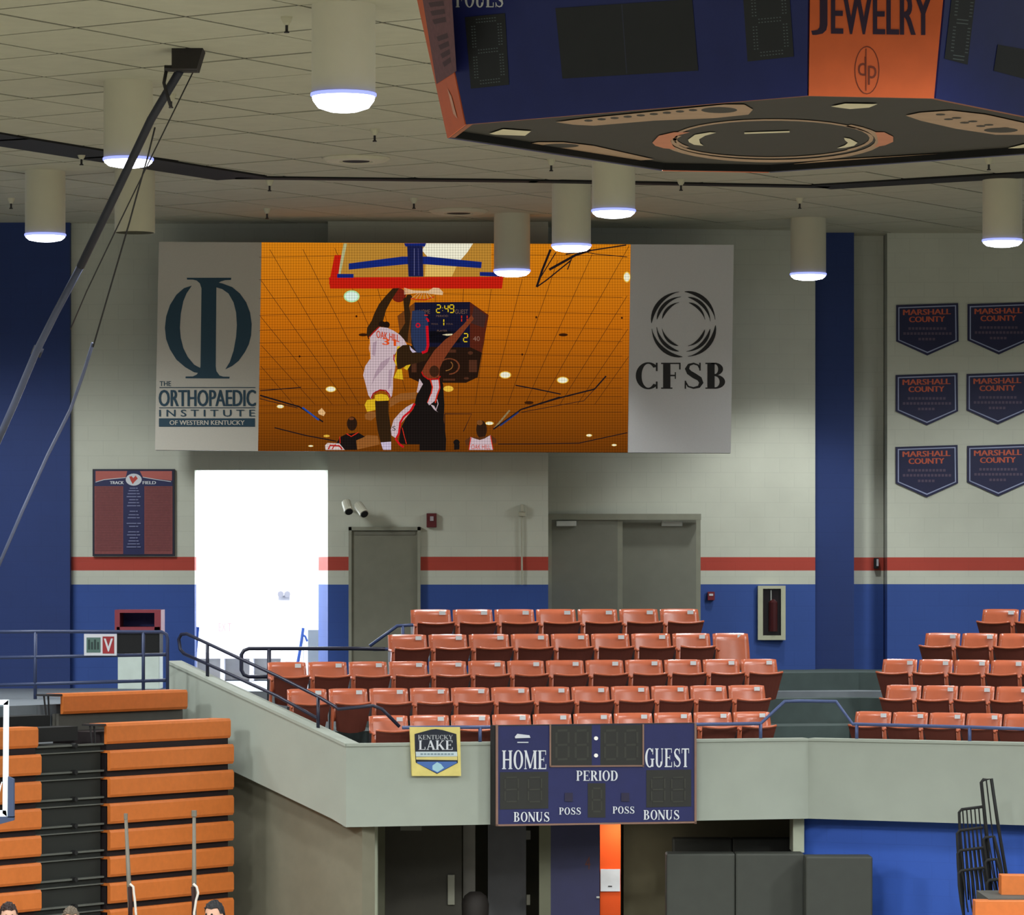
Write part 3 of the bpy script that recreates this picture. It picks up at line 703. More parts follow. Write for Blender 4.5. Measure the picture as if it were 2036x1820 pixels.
# underside print
class Hz:
    def __init__(s, z): s.z = z
    def __call__(s, px, py, off=0): return PZ(px, py, s.z-off)
d = Decal(Hz(Zs+.048), .004)
m_u1 = mat('under_brown', (168, 138, 112), .6); m_u2 = mat('under_salmon', (196, 124, 92), .6); m_u3 = mat('under_cream', (216, 206, 176), .6); m_u4 = M_und
d.ps(ring(1535, 279, (222, 44), (206, 39), -45, 170, 24)+ring(1537, 275, (200, 38), (192, 35), 150, 400, 24)+ring(1530, 281, (196, 34), (186, 31.5), 20, 200, 20), m_u1)
d.ps([[(1297, 284), (1310, 270), (1340, 263), (1372, 263), (1345, 270), (1333, 280), (1338, 290), (1344, 297), (1320, 295), (1303, 290)], [(1740, 263), (1758, 263), (1776, 272), (1776, 282), (1760, 289), (1738, 293), (1746, 284), (1744, 272)]], m_u2)
d.ps([[(1368, 278), (1382, 268), (1412, 263), (1424, 264), (1402, 270), (1390, 277), (1392, 285), (1399, 290), (1380, 288), (1370, 283)], [(1678, 274), (1690, 276), (1705, 284), (1698, 290), (1680, 294), (1664, 295), (1680, 289), (1686, 284), (1680, 279)], stroke([(1480, 265), (1570, 262), (1680, 266)], 3)[0]], m_u3)
ov = [[(1105, 243), (1160, 236), (1260, 226), (1380, 214), (1440, 208), (1480, 208), (1497, 218), (1488, 228), (1420, 235), (1300, 240), (1180, 250), (1140, 248)],
      [(1045, 287), (1070, 283), (1120, 283), (1180, 290), (1300, 317), (1250, 321), (1180, 318), (1080, 300)],
      [(1801, 230), (1830, 224), (1890, 220), (1960, 228), (2060, 250), (2060, 268), (1980, 268), (1900, 256), (1830, 240)],
      [(1578, 326), (1640, 319), (1760, 312), (1860, 306), (1930, 304), (1890, 311), (1760, 318), (1660, 328), (1600, 330)]]
d.ps(ov, m_u1)
d.ps([ell(1430, 219, 36, 6), ell(1115, 290, 36, 4), ell(1990, 259, 34, 5), ell(1625, 326, 26, 2)], m_u4)
for k in range(9): d.p(ell(1170+k*26, 240-k*2.6, 9, 2.2, 8), m_u4); d.p(ell(1870+k*16, 228+k*3.4+(k % 2)*6, 10, 1.8, 8), m_u4)
d.up()
d.ps([[(973, 266), (1000, 257), (1056, 261), (1044, 270), (985, 268)], [(1652, 212), (1680, 206), (1745, 207), (1728, 214), (1690, 217)], [(1360, 334), (1372, 331), (1430, 333), (1436, 337), (1365, 338)], [(2004, 295), (2036, 287), (2060, 289), (2060, 295)]], m_u3)
d.build('underside_print', sb)
MB().tube([cen+Vector((0, 0, Zs+HT)), cen+Vector((0, 0, CEIL))], .06, 12).build('suspension_pole', M_dark, sb)

# ---------------------------------------------------------------- folded hoop mast at the left
mm = mat('mast_paint_dark', (44, 46, 58), .5); ml = mat('mast_paint_pale', (84, 90, 114), .4)
t = empty('ceiling_hoop_mast', PZ(372, 100, CEIL), 'long dark folding hoop mast slanting down from a ceiling box', 'hoop mast')
ym = 34.2
q = P(371, 118, ym); mb = MB(); zt = CEIL-q.z
mb.prism([q+Vector((-.12, -.14, -.1)), q+Vector((.1, -.14, -.1)), q+Vector((.16, -.14, .1)), q+Vector((-.12, -.14, .12))], (0, .3, 0)); mb.box(q.x-.06, q.x+.08, q.y-.05, q.y+.1, q.z, CEIL)
mb.build('mount_box', mat('mount_black', (40, 36, 34), .7), t)
MB().tube([P(327, 136, ym), P(392, 138, ym)], .03, 8).build('pivot_bar', M_dark, t)
def mp(pts, Y0, Y1, r, name, m):
    n = len(pts)-1; MB().tube([P(x, y, Y0+(Y1-Y0)*i/n) for i, (x, y) in enumerate(pts)], r, 10).build(name, m, t, smooth=True)
mp([(358, 140), (300, 238), (235, 375), (160, 530)], ym, 36, .038, 'main_mast', mm)
mp([(160, 530), (112, 620), (72, 700), (30, 800), (-10, 890)], 36, 37, .034, 'lower_mast', ml)
mp([(331, 138), (326, 165), (333, 190), (340, 213)], ym, ym, .016, 'hinge_link', M_dark)
mp([(385, 141), (304, 306), (234, 450), (172, 580), (140, 655)], ym, 36.3, .006, 'cable', M_dark)
mp([(308, 254), (294, 311), (272, 388), (258, 440), (220, 570), (185, 690)], ym+.5, 36, .008, 'cable', M_dark)
mp([(185, 682), (165, 745), (140, 815), (95, 905), (45, 1015), (-20, 1165)], 36, 36.6, .016, 'brace_pipe', ml)
mp([(78, 690), (70, 708)], 36.6, 36.6, .05, 'joint_collar', mm)

# side hoop backboard at the left edge
YH = 33.6
t = empty('hoop_backboard', P(-40, 1640, YH), 'glass basketball backboard with white frame and dark padding, at the left edge', 'backboard')
mb = MB(); fp = Front(YH)
def slab(pts, d0, d1, mt, name, par=t): return MB().prism([P(x, y, YH+d0) for x, y in pts], (0, d1, 0)).build(name, mt, par)
slab([(-360, 1392), (17, 1392), (16, 1402), (-360, 1402)], 0, .05, mat('frame_white', (214, 224, 230), .4), 'frame_top')
slab([(7, 1400), (17, 1392), (15, 1625), (5, 1618)], 0, .05, mat('frame_white', (214, 224, 230)), 'frame_side')
slab([(-360, 1610), (12, 1612), (14, 1626), (-360, 1634)], 0, .05, mat('frame_white', (214, 224, 230)), 'frame_bottom')
slab([(-360, 1630), (27, 1624), (27, 1632), (-10, 1642), (-360, 1642)], -.01, .08, mat('pad_navy', (46, 58, 84), .6), 'edge_padding')
slab([(16, 1545), (27, 1550), (27, 1626), (15, 1626)], -.01, .08, mat('pad_navy', (46, 58, 84), .6), 'edge_padding')
gm = bpy.data.materials.new('backboard_glass'); gm.use_nodes = True; b_ = gm.node_tree.nodes['Principled BSDF']; b_.inputs['Transmission Weight'].default_value = 1; b_.inputs['Roughness'].default_value = .02; b_.inputs['IOR'].default_value = 1.1; b_.inputs['Base Color'].default_value = (.8, .9, .92, 1)
slab([(-360, 1402), (7, 1402), (5, 1612), (-360, 1612)], .02, .012, gm, 'glass_pane')
slab([(-8, 1590), (3, 1555), (4, 1556), (-4, 1592)], -.03, .02, mat('net_white', (220, 220, 220)), 'net')
mb = MB(); mb.tube([P(-200, 1600, YH+.3), P(-200, 1300, YH+.3), P(-260, 800, YH+.6), P(-300, 160, YH+.6)], .05, 10); mb.build('support_pole', M_dark, t)
#@@PART3
# ---------------------------------------------------------------- video screen
YV = 50.28
vid = empty('video_display', P(882, 900, YV+.2), 'wide video display showing a basketball dunk, flanked by two grey sponsor panels', 'screen')
Q = {'tl': (316, 481), 'tr': (1459, 487), 'br': (1453, 901), 'bl': (308, 895)}
def vprism(pts, y, d, m, name): return MB().prism([P(a, b, y) for a, b in pts], (0, d, 0)).build(name, m, vid)
vprism([Q['tl'], Q['tr'], Q['br'], Q['bl']], YV+.03, .25, mat('cabinet_edge', (70, 70, 70), .5), 'cabinet')
M_adl = mat('ad_panel_grey_left', (196, 191, 180), .7, var=.02, scale=60); M_adr = mat('ad_panel_grey_right', (202, 202, 204), .7, var=.02, scale=60)
left = vprism([(316, 481), (520, 482), (513, 897), (308, 895)], YV, .03, M_adl, 'side_panel'); left['label'] = 'grey sponsor panel with a teal column logo'
right = vprism([(1254, 486), (1459, 487), (1453, 901), (1248, 900)], YV, .03, M_adr, 'side_panel'); right['label'] = 'grey sponsor panel with a black ring logo'
# mounting arms to the wall
for px in (420, 880, 1200):
    MB().prism([P(px-10, 600, YV+.28), P(px+10, 600, YV+.28), P(px+10, 800, YV+.28), P(px-10, 800, YV+.28)], (0, .3 if px < 1100 else 1.2, 0)).build('wall_bracket', M_dark, vid)
VF = Front(YV)
m_teal = mat('logo_teal', (34, 66, 84), .6, var=0)
def zl(x, y): return (290+x/3.956, 460+y/3.956)          # crop coordinates of the left panel
d = Decal(VF, .003)
d.ps([[(322, 366), (672, 366), (670, 383), (625, 385), (590, 395), (574, 405), (555, 440), (550, 1060), (555, 1100), (580, 1135), (610, 1144), (660, 1145), (657, 1159), (312, 1157), (313, 1143), (370, 1142), (400, 1128), (425, 1090), (430, 1060), (438, 450), (425, 410), (400, 388), (370, 381), (324, 380)]], m_teal, zl)
d.ps([[(362, 428), (300, 448), (240, 500), (190, 580), (160, 670), (150, 760), (160, 850), (190, 930), (240, 1010), (310, 1070), (380, 1110), (415, 1115), (432, 1078), (380, 1050), (330, 990), (295, 920), (275, 840), (268, 760), (275, 650), (295, 550), (320, 490)],
      [(550, 400), (600, 410), (680, 440), (740, 490), (790, 560), (820, 640), (833, 730), (828, 820), (810, 890), (780, 950), (730, 1020), (680, 1060), (625, 1087), (660, 1030), (690, 940), (710, 830), (716, 740), (710, 640), (690, 560), (650, 490), (600, 455), (550, 440)]], m_teal, zl)
def zt(f, x0, y0, x1, y1): a, b = f(x0, y0); c, e = f(x1, y1); return a, b, c, e
d.text('THE', *zt(zl, 110, 1180, 198, 1218), m_teal, bold=.25)
d.ps([rc(*zt(zl, 108, 1227, 862, 1233)), rc(*zt(zl, 105, 1386, 860, 1392)), rc(*zt(zl, 103, 1472, 858, 1538))], m_teal)
d.text('ORTHOPAEDIC', *zt(zl, 104, 1248, 862, 1378), m_teal, bold=1.0)
d.text('I N S T I T U T E', *zt(zl, 106, 1404, 858, 1458), m_teal, bold=.35)
d.text('OF WESTERN KENTUCKY', *zt(zl, 188, 1488, 776, 1524), M_adl, bold=.35)
d.build('logo_print', left)
def zr(x, y): return (1220+x/3.957, 460+y/3.957)
m_blk = mat('logo_black', (30, 30, 32), .6, var=0)
d = Decal(VF, .003)
def feather(ro, ri_, a0, a1, wmax, rad):
    pts = []; ws = []
    for i in range(13):
        t_ = i/12; a_ = math.radians(a0+(a1-a0)*t_); pts.append((550+rad*math.cos(a_), 732-rad*math.sin(a_)*1.02)); ws.append(max(3, wmax*math.sin(math.pi*min(1, t_*1.0+.02))**.8*(1-.45*t_)))
    return stroke([zr(*p) for p in pts], [w_/3.957 for w_ in ws])
for base in (0, 90, 180, 270):
    for k, (rad, wm, s0, e0) in enumerate(((252, 40, 88, 8), (212, 34, 80, 6), (172, 28, 76, 12))):
        d.ps(feather(0, 0, base+s0, base+e0, wm, rad), m_blk)
a0 = zt(zr, 172, 1035, 905, 1240)
d.build('logo_print', right)['kind'] = 'stuff'; S = .25; d = Decal(VF, .003); d.serif('CFSB', a0[0], a0[1], a0[2], a0[3], m_blk); S = .19
d.build('lettering', right)['kind'] = 'stuff'

# the picture on the screen: flat light-emitting print in the screen plane
def emis(name, rgb, k=1.0):
    m = bpy.data.materials.new(name); m.use_nodes = True; nt = m.node_tree; b = nt.nodes['Principled BSDF']
    b.inputs['Base Color'].default_value = (0, 0, 0, 1); b.inputs['Roughness'].default_value = .6; b.inputs['Specular IOR Level'].default_value = 0
    g = nt.nodes.new('ShaderNodeNewGeometry'); s = nt.nodes.new('ShaderNodeSeparateXYZ'); nt.links.new(g.outputs['Position'], s.inputs[0])
    acc = None
    for ax in (0, 2):
        a = nt.nodes.new('ShaderNodeMath'); a.operation = 'MULTIPLY'; a.inputs[1].default_value = 2*math.pi/.0345; nt.links.new(s.outputs[ax], a.inputs[0])
        c = nt.nodes.new('ShaderNodeMath'); c.operation = 'SINE'; nt.links.new(a.outputs[0], c.inputs[0])
        if acc is None: acc = c
        else:
            e = nt.nodes.new('ShaderNodeMath'); e.operation = 'ADD'; nt.links.new(acc.outputs[0], e.inputs[0]); nt.links.new(c.outputs[0], e.inputs[1]); acc = e
    r = nt.nodes.new('ShaderNodeMapRange'); r.inputs['From Min'].default_value = -2; r.inputs['From Max'].default_value = 2; r.inputs['To Min'].default_value = .5*k; r.inputs['To Max'].default_value = .9*k
    nt.links.new(acc.outputs[0], r.inputs['Value']); nt.links.new(r.outputs[0], b.inputs['Emission Strength'])
    b.inputs['Emission Color'].default_value = (*lin(rgb), 1)
    if name == 'screen_amber':        # the pictured hall grows dimmer downwards
        rmp = nt.nodes.new('ShaderNodeValToRGB'); mr = nt.nodes.new('ShaderNodeMapRange'); nt.links.new(s.outputs[2], mr.inputs['Value'])
        mr.inputs['From Min'].default_value = P(0, 900, YV).z; mr.inputs['From Max'].default_value = P(0, 484, YV).z; nt.links.new(mr.outputs[0], rmp.inputs[0])
        e = rmp.color_ramp.elements; e[0].position = 0; e[0].color = (*lin((112, 58, 12)), 1); e[1].position = 1; e[1].color = (*lin((224, 134, 22)), 1)
        q = e.new(.35); q.color = (*lin((166, 88, 14)), 1); q = e.new(.62); q.color = (*lin((206, 112, 16)), 1)
        nt.links.new(rmp.outputs[0], b.inputs['Emission Color'])
    return m
_em = {}
def E(*rgb):
    if rgb not in _em: _em[rgb] = emis('screen_color_%d_%d_%d' % rgb, rgb)
    return _em[rgb]
def za(x, y): return (500+x/2.610, 460+y/2.610)
def zb(x, y): return (620+x/5.09, 560+y/5.09)
amber = emis('screen_amber', (200, 110, 20)); scr = vprism([(520, 482), (1254, 486), (1248, 900), (513, 897)], YV-.002, .03, amber, 'screen')
d = Decal(VF, .004, .0004)
LN = E(78, 42, 16); LN2 = E(60, 30, 12)
def clip(poly):      # keep strokes inside the picture
    return all(515 < x < 1252 and 484 < y < 898 for x, y in poly)
def dst(pts, wd, m, f=za):
    for q_ in stroke([f(*p) for p in pts], wd):
        if clip(q_): d.p(q_, m)
def dl(pts, wd, m, f=za):   # long line split in short pieces so the frame can cut it
    out = []
    for a, b in zip(pts, pts[1:]):
        for i in range(24): out.append((a[0]+(b[0]-a[0])*i/24, a[1]+(b[1]-a[1])*i/24))
    out.append(pts[-1]); dst(out, wd, m, f)
for y0, y1 in ((135, 118), (252, 235), (350, 325), (437, 410), (515, 490), (580, 560), (655, 635), (715, 700), (770, 760), (820, 812), (865, 860), (905, 900), (945, 942)): dl([(40, y0), (1000, y1), (1965, y0-6)], .8, LN)
for a, b in (((75, 60), (560, 900)), ((250, 60), (650, 860)), ((420, 60), (700, 700)), ((590, 60), (800, 830)), ((50, 255), (500, 900)), ((45, 440), (420, 900)), ((40, 580), (330, 900)), ((40, 690), (220, 900)),
             ((955, 300), (955, 900)), ((1100, 300), (1070, 900)), ((1245, 300), (1160, 900)), ((1405, 250), (1240, 900)), ((1590, 150), (1330, 900)), ((1770, 115), (1420, 900)), ((1960, 75), (1500, 900)), ((1965, 310), (1600, 900)), ((1965, 490), (1690, 900)), ((1965, 640), (1780, 900))): dl([a, b], .9, LN)
d.up()
# pictured lamps
WH = E(255, 252, 225); HAL = E(250, 200, 70)
for (x, y, rx, ry) in ((520, 338, 36, 26), (412, 820, 24, 13), (1022, 818, 23, 13), (1317, 746, 27, 16), (1615, 773, 27, 15), (1948, 238, 16, 24), (150, 910, 17, 8), (390, 1063, 14, 5), (308, 1115, 12, 4), (1752, 1060, 14, 6), (1882, 1110, 12, 5), (1235, 997, 20, 8)):
    d.ps([[za(*p) for p in ell(x, y, rx*1.15, ry*1.2)]], HAL if rx != 36 else E(190, 240, 170)); d.ps([[za(*p) for p in ell(x, y, rx*.95, ry*.95)]], WH if rx != 36 else E(232, 255, 240))
for (x, y) in ((545, 442), (250, 650), (1478, 447), (1405, 640), (1922, 450)): d.p([za(*p) for p in ell(x, y, 5, 6)], LN2)
for (x, y) in ((580, 538), (1618, 538), (1440, 890)): d.p([za(*p) for p in ell(x, y, 24, 8)], LN2)
d.up()
# backboard from below
GL = E(196, 140, 52)
d.ps([[za(*p) for p in ((475, 62), (1245, 64), (1245, 236), (447, 240))]], GL); d.ps([[za(*p) for p in ((905, 63), (1150, 64), (1120, 110), (1085, 150), (925, 146), (885, 100))]], E(255, 250, 222))
d.ps([[za(*p) for p in ((905, 150), (1080, 150), (1040, 235), (900, 235))]], E(238, 196, 104)); d.ps([[za(*p) for p in ((480, 64), (496, 64), (462, 225), (447, 225))]], E(190, 190, 140))
RD = E(206, 32, 18)
d.ps([[za(*p) for p in ((402, 240), (1307, 236), (1300, 298), (408, 298))], [za(*p) for p in ((432, 124), (466, 124), (446, 260), (402, 275))]], RD)
BLx = E(24, 42, 124); BLd = E(30, 34, 78)
d.ps([[za(*p) for p in q_] for q_ in (((505, 168), (780, 132), (920, 132), (1195, 160), (1192, 192), (900, 172), (800, 172), (505, 200)), ((792, 63), (906, 63), (900, 80), (800, 80)), ((445, 222), (530, 222), (530, 242), (445, 242)), ((1185, 212), (1290, 214), (1290, 236), (1185, 232)))], BLx)
d.ps([[za(*p) for p in ((808, 75), (888, 75), (892, 236), (815, 236))]], BLd); dst([(845, 90), (845, 230)], 1.2, E(110, 110, 150)); dst([(865, 90), (868, 230)], 1, E(90, 90, 140)); d.up()
# black hoop frames of the pictured hall
BK = E(34, 26, 28)
for pts, wd in (([(1480, 290), (1510, 200), (1552, 95)], 4.5), ([(1480, 290), (1530, 255), (1660, 150)], 2.6), ([(1545, 200), (1680, 125), (1760, 98)], 5), ([(1630, 120), (1945, 72)], 2.6), ([(1700, 100), (1780, 118), (1950, 134)], 1.5), ([(1500, 240), (1580, 110)], 2), ([(1640, 200), (1665, 130)], 2),
                ([(1255, 1028), (1400, 925), (1600, 865), (1780, 820), (1840, 752)], 3), ([(1370, 800), (1480, 820), (1605, 846)], 2.4), ([(1400, 940), (1725, 880), (1840, 755)], 1.2), ([(1395, 925), (1600, 860)], 1.6),
                ([(45, 852), (140, 880), (250, 912), (372, 990)], 3), ([(45, 870), (240, 918)], 1.4), ([(45, 828), (150, 820), (258, 810)], 1.8), ([(40, 962), (120, 1020), (280, 1060), (440, 1090)], 2.2),
                ([(1280, 1105), (1480, 1104), (1700, 1100), (1950, 1046)], 1.8), ([(1003, 948), (1003, 1100)], 1.6), ([(1003, 948), (1142, 948), (1100, 1040)], 1.5)): dst(pts, wd, BK)
dst([(265, 915), (350, 980)], 3.4, E(40, 80, 170)); dst([(1262, 1022), (1340, 930)], 3.4, E(150, 130, 90)); dst([(1290, 1010), (1385, 940)], 3, E(40, 60, 120))
d.ps([[za(*p) for p in ((345, 935), (365, 918), (385, 942), (375, 960), (350, 950))]], E(240, 190, 130)); d.up()
# pictured centre scoreboard
NV = E(26, 26, 48); BRn = E(92, 38, 24); DB = E(42, 26, 18)
for q_, m_ in ((((866, 350), (1040, 214), (1040, 640), (900, 600)), E(120, 66, 26)), (((1040, 212), (1600, 208), (1600, 668), (1040, 660)), NV), (((1600, 208), (1790, 340), (1720, 722), (1600, 664)), BRn),
               (((1640, 250), (1770, 345), (1740, 470), (1610, 420)), E(70, 44, 40)), (((960, 780), (1000, 650), (1600, 664), (1722, 722), (1680, 970), (1560, 1026), (1100, 1026), (985, 972)), DB),
               (((1050, 470), (1600, 470), (1600, 482), (1050, 480)), E(90, 40, 40)), (((1190, 500), (1500, 500), (1500, 620), (1190, 620)), E(16, 14, 16))): d.p([zb(*p) for p in q_], m_)
d.up()
d.ps([[zb(*p) for p in q_] for q_ in ring(1390, 860, (108, 84), (92, 72), -150, 90, 18)], E(124, 66, 40)); d.ps([[zb(*p) for p in q_] for q_ in ring(1340, 850, (90, 60), (82, 50), -40, 80, 10)], E(150, 100, 50))
d.ps([[zb(*p) for p in q_] for q_ in (rc(1590, 795, 1672, 918), rc(1010, 800, 1060, 920), rc(1300, 690, 1460, 720), rc(1330, 985, 1450, 1005), ell(1605, 724, 26, 18), ell(1565, 980, 26, 12))], E(84, 48, 32))
YL2 = E(250, 214, 30); RDx = E(230, 50, 30)
def bb(x0, y0, x1, y1, segs, m, w_=1.9):
    A_, B_ = zb(x0, y0), zb(x1, y1); seg8(d, [A_, (B_[0], A_[1]), B_, (A_[0], B_[1])], m, segs, w_)
bb(1262, 238, 1302, 315, 'abged', YL2); bb(1345, 238, 1380, 315, 'fgbc', YL2); bb(1396, 238, 1436, 315, 'afbgcd', YL2)
d.ps([[zb(*p) for p in rc(1320, 265, 1326, 271)], [zb(*p) for p in rc(1320, 292, 1326, 298)]], YL2)
bb(1300, 380, 1336, 448, 'bc', YL2); bb(1480, 342, 1516, 410, 'bc', RDx); bb(1536, 342, 1572, 410, 'bc', RDx); bb(1536, 528, 1578, 610, 'abged', YL2)
TX = E(120, 92, 78)
def bt(txt, x0, y0, x1, y1, m): d.text(txt, *zb(x0, y0), *zb(x1, y1), m)
bt('GUEST', 1450, 285, 1580, 328, TX); bt('PERIOD', 1260, 340, 1380, 360, TX); bt('PLAYER', 1268, 490, 1370, 508, TX); bt('FOUL', 1212, 424, 1280, 438, TX); bt('FOUL', 1362, 424, 1430, 438, TX); bt('HOME', 1090, 285, 1196, 328, TX)
d.ps([[zb(*p) for p in ((1318, 540), (1360, 532), (1425, 530), (1420, 545), (1370, 550))]], E(250, 236, 190))
bt('40', 1632, 556, 1700, 604, E(150, 110, 96))
# players
SK = E(54, 36, 20); SK2 = E(132, 62, 36); SK3 = E(156, 96, 44); WT = E(214, 190, 196); WT2 = E(186, 158, 170); YE = E(232, 188, 36); BKx = E(30, 24, 22)
def bp(m, *polys):
    d.ps([[zb(*p) for p in q_] for q_ in polys], m)
bp(E(126, 36, 22), ell(880, 140, 74, 72))
bp(SK, ((885, 68), (820, 70), (745, 150), (680, 230), (635, 320), (605, 400), (560, 470), (555, 540), (575, 590), (640, 520), (690, 460), (722, 400), (752, 290), (800, 200), (850, 120)),
   ((925, 175), (975, 150), (1005, 170), (985, 260), (1000, 330), (990, 430), (975, 540), (970, 620), (930, 590), (875, 530), (915, 470), (945, 420), (935, 300)), ell(985, 160, 30, 28))
bp(E(36, 24, 18), ell(712, 432, 36, 30), ell(756, 440, 34, 34))
bp(WT, ((590, 560), (690, 462), (765, 470), (830, 500), (890, 540), (935, 590), (962, 640), (880, 670), (850, 720), (830, 760), (800, 790), (600, 800), (580, 680)),
   ((600, 770), (700, 745), (835, 730), (850, 830), (840, 900), (822, 980), (822, 1080), (812, 1160), (790, 1182), (762, 1120), (700, 1094), (640, 1114), (602, 1192), (572, 1150), (545, 1040), (520, 950), (540, 860), (580, 800)))
bp(WT2, ((700, 820), (800, 760), (770, 830), (640, 980), (600, 1060), (640, 930)), ((780, 900), (815, 880), (800, 1060), (770, 1100)), ((620, 620), (660, 600), (640, 760), (610, 740)))
def bs(pts, wd, m): d.ps(stroke([zb(*p) for p in pts], wd), m)
bs([(578, 570), (630, 510), (684, 460)], 2.2, E(186, 30, 28)); bs([(602, 1184), (622, 1135), (690, 1098), (748, 1104), (780, 1140), (794, 1176)], 2.4, E(170, 22, 30)); bs([(832, 740), (830, 790), (852, 838)], 2.2, E(190, 24, 24)); bs([(585, 560), (590, 700), (592, 790)], 1.2, E(240, 150, 30))
OR = E(212, 66, 26)
a0 = zb(655, 490); a1 = zb(885, 560); d.text('OAK HILL', a0[0], a0[1]+1, a1[0], a1[1]+2, OR, bold=.3, sk2=9); a0 = zb(718, 572); a1 = zb(850, 640); d.text('31', a0[0], a0[1], a1[0], a1[1], E(236, 84, 30), bold=.8, sk2=3)
bp(YE, ((640, 1150), (700, 1138), (760, 1150), (786, 1190), (772, 1214), (690, 1220), (636, 1200)), ((560, 1200), (640, 1190), (652, 1300), (560, 1320), (535, 1250)), ((865, 660), (895, 652), (860, 860), (838, 820)), ((930, 880), (960, 830), (1004, 800), (1008, 830), (965, 900)), ((868, 890), (912, 888), (925, 995), (828, 978)))
bp(SK, ((640, 1212), (778, 1206), (778, 1330), (800, 1480), (804, 1630), (700, 1640), (665, 1500), (650, 1380)), ((862, 690), (920, 646), (985, 640), (1060, 722), (1200, 728), (1160, 800), (1050, 830), (960, 850), (900, 884), (868, 890), (856, 800)))
bp(E(210, 196, 220), ((698, 1630), (803, 1622), (803, 1705), (722, 1705)), ((990, 650), (1012, 680), (1060, 716), (1020, 722), (996, 690)))
bp(E(46, 58, 92), ((1016, 300), (1070, 290), (1135, 300), (1172, 370), (1182, 480), (1186, 650), (1160, 722), (1064, 720), (1030, 660), (1005, 560), (1010, 400)))
bp(E(30, 34, 40), ((1005, 400), (1040, 330), (1040, 690), (1010, 640), (1000, 500)))
bs([(1140, 342), (1174, 345)], 2, RDx); bs([(1158, 375), (1176, 390), (1180, 410)], 4, E(214, 20, 34)); bs([(1166, 450), (1172, 560), (1176, 650), (1160, 706), (1115, 724)], 5.5, E(214, 20, 34)); d.ps([[zb(*p) for p in q_] for q_ in ring(1075, 445, (25, 25), (12, 12))], E(206, 24, 44))
bp(SK2, ((1618, 340), (1640, 380), (1560, 480), (1490, 570), (1400, 690), (1330, 800), (1295, 880), (1290, 970), (1180, 1000), (1110, 920), (1150, 840), (1240, 700), (1350, 590), (1450, 520), (1540, 430)))
bp(E(66, 38, 24), ell(1240, 910, 50, 58))
bp(BKx, ((1108, 945), (1180, 995), (1290, 985), (1330, 1040), (1342, 1250), (1336, 1400), (1360, 1600), (1356, 1712), (1090, 1712), (1090, 1650), (960, 1650), (880, 1640), (895, 1500), (950, 1390), (1030, 1290), (1062, 1150), (1098, 1080)))
bs([(1112, 915), (1130, 955), (1180, 990), (1280, 988), (1302, 960)], 2.4, E(196, 26, 24))
bp(WT, ((1210, 1000), (1282, 996), (1290, 1075), (1262, 1150), (1246, 1210), (1188, 1255), (1172, 1230), (1212, 1130), (1224, 1060)), ((1200, 1245), (1240, 1260), (1262, 1310), (1280, 1325), (1240, 1300)), ((1090, 985), (1125, 1040), (1075, 1130), (1062, 1120)), ((1030, 1232), (960, 1270), (900, 1320), (830, 1400), (800, 1500), (808, 1560), (860, 1592), (900, 1440), (1000, 1320)))
bs([(1200, 996), (1222, 1070), (1208, 1140), (1172, 1228)], 2.4, RDx); bs([(1286, 990), (1296, 1080), (1270, 1150), (1250, 1230)], 2.4, RDx); bs([(1042, 1236), (1000, 1310), (930, 1370), (895, 1430), (882, 1540), (850, 1596), (890, 1650), (930, 1678)], 4.2, E(214, 26, 34)); bs([(915, 1480), (935, 1560), (958, 1645)], 1.4, RDx)
bs([(1268, 1195), (1278, 1240), (1258, 1300)], 1.4, WT); bt('S', 815, 1465, 850, 1510, BKx)
bp(SK3, ((788, 1190), (900, 1135), (1062, 1120), (1052, 1190), (900, 1212), (792, 1275)), ((450, 1606), (560, 1556), (668, 1562), (690, 1650), (460, 1702)), ((535, 1350), (580, 1315), (645, 1320), (650, 1370), (600, 1410), (545, 1395)))
bp(E(48, 30, 20), ell(408, 1440, 52, 72)); bp(E(120, 66, 34), ell(402, 1390, 26, 14)); bp(BKx, ((240, 1650), (290, 1575), (350, 1545), (470, 1530), (540, 1572), (450, 1610), (460, 1706), (340, 1706)))
bs([(350, 1540), (400, 1570), (470, 1530)], 1.8, RDx); bp(E(225, 205, 200), ((135, 1660), (160, 1635), (280, 1640), (335, 1706), (140, 1706))); bs([(170, 1700), (185, 1660), (280, 1665), (310, 1700)], 3, E(190, 30, 26)); bs([(240, 1650), (205, 1700)], 2, E(190, 30, 26)); bs([(285, 1570), (288, 1640)], 1.4, RDx)
bp(E(96, 54, 28), ((1550, 1610), (1600, 1575), (1690, 1580), (1750, 1570), (1820, 1560), (1870, 1600), (1868, 1640), (1560, 1660))); bp(E(50, 32, 22), ell(1718, 1500, 54, 92)); bp(E(130, 80, 40), ell(1700, 1430, 30, 26))
bp(WT, ((1606, 1575), (1660, 1595), (1700, 1606), (1750, 1590), (1808, 1556), (1834, 1706), (1590, 1706))); bs([(1612, 1575), (1600, 1640), (1590, 1705)], 1.6, RDx); bs([(1808, 1560), (1822, 1640), (1834, 1700)], 1.6, RDx)
bt('OAK HILL', 1615, 1650, 1806, 1700, OR); bp(BKx, ell(1465, 1630, 32, 30), ((1440, 1650), (1496, 1650), (1494, 1700), (1440, 1706)))
NT = E(236, 196, 150)
for k in range(9): bs([(935, 68+k*8), (1030, 96+k*3), (1140, 100+k*2), (1220, 96+k*4)], .9, NT)
bp(NT, ((1190, 90), (1230, 66), (1290, 70), (1330, 110), (1325, 140), (1250, 134), (1180, 120)))
bs([(1000, 172), (1060, 186), (1150, 188), (1240, 156)], 1.8, E(200, 30, 20))
for k in range(6): bs([(1010+k*42, 172+(8 if 0 < k < 5 else 0)), (1090+k*16, 112)], .7, NT)
d.build('picture', scr)['kind'] = 'stuff'

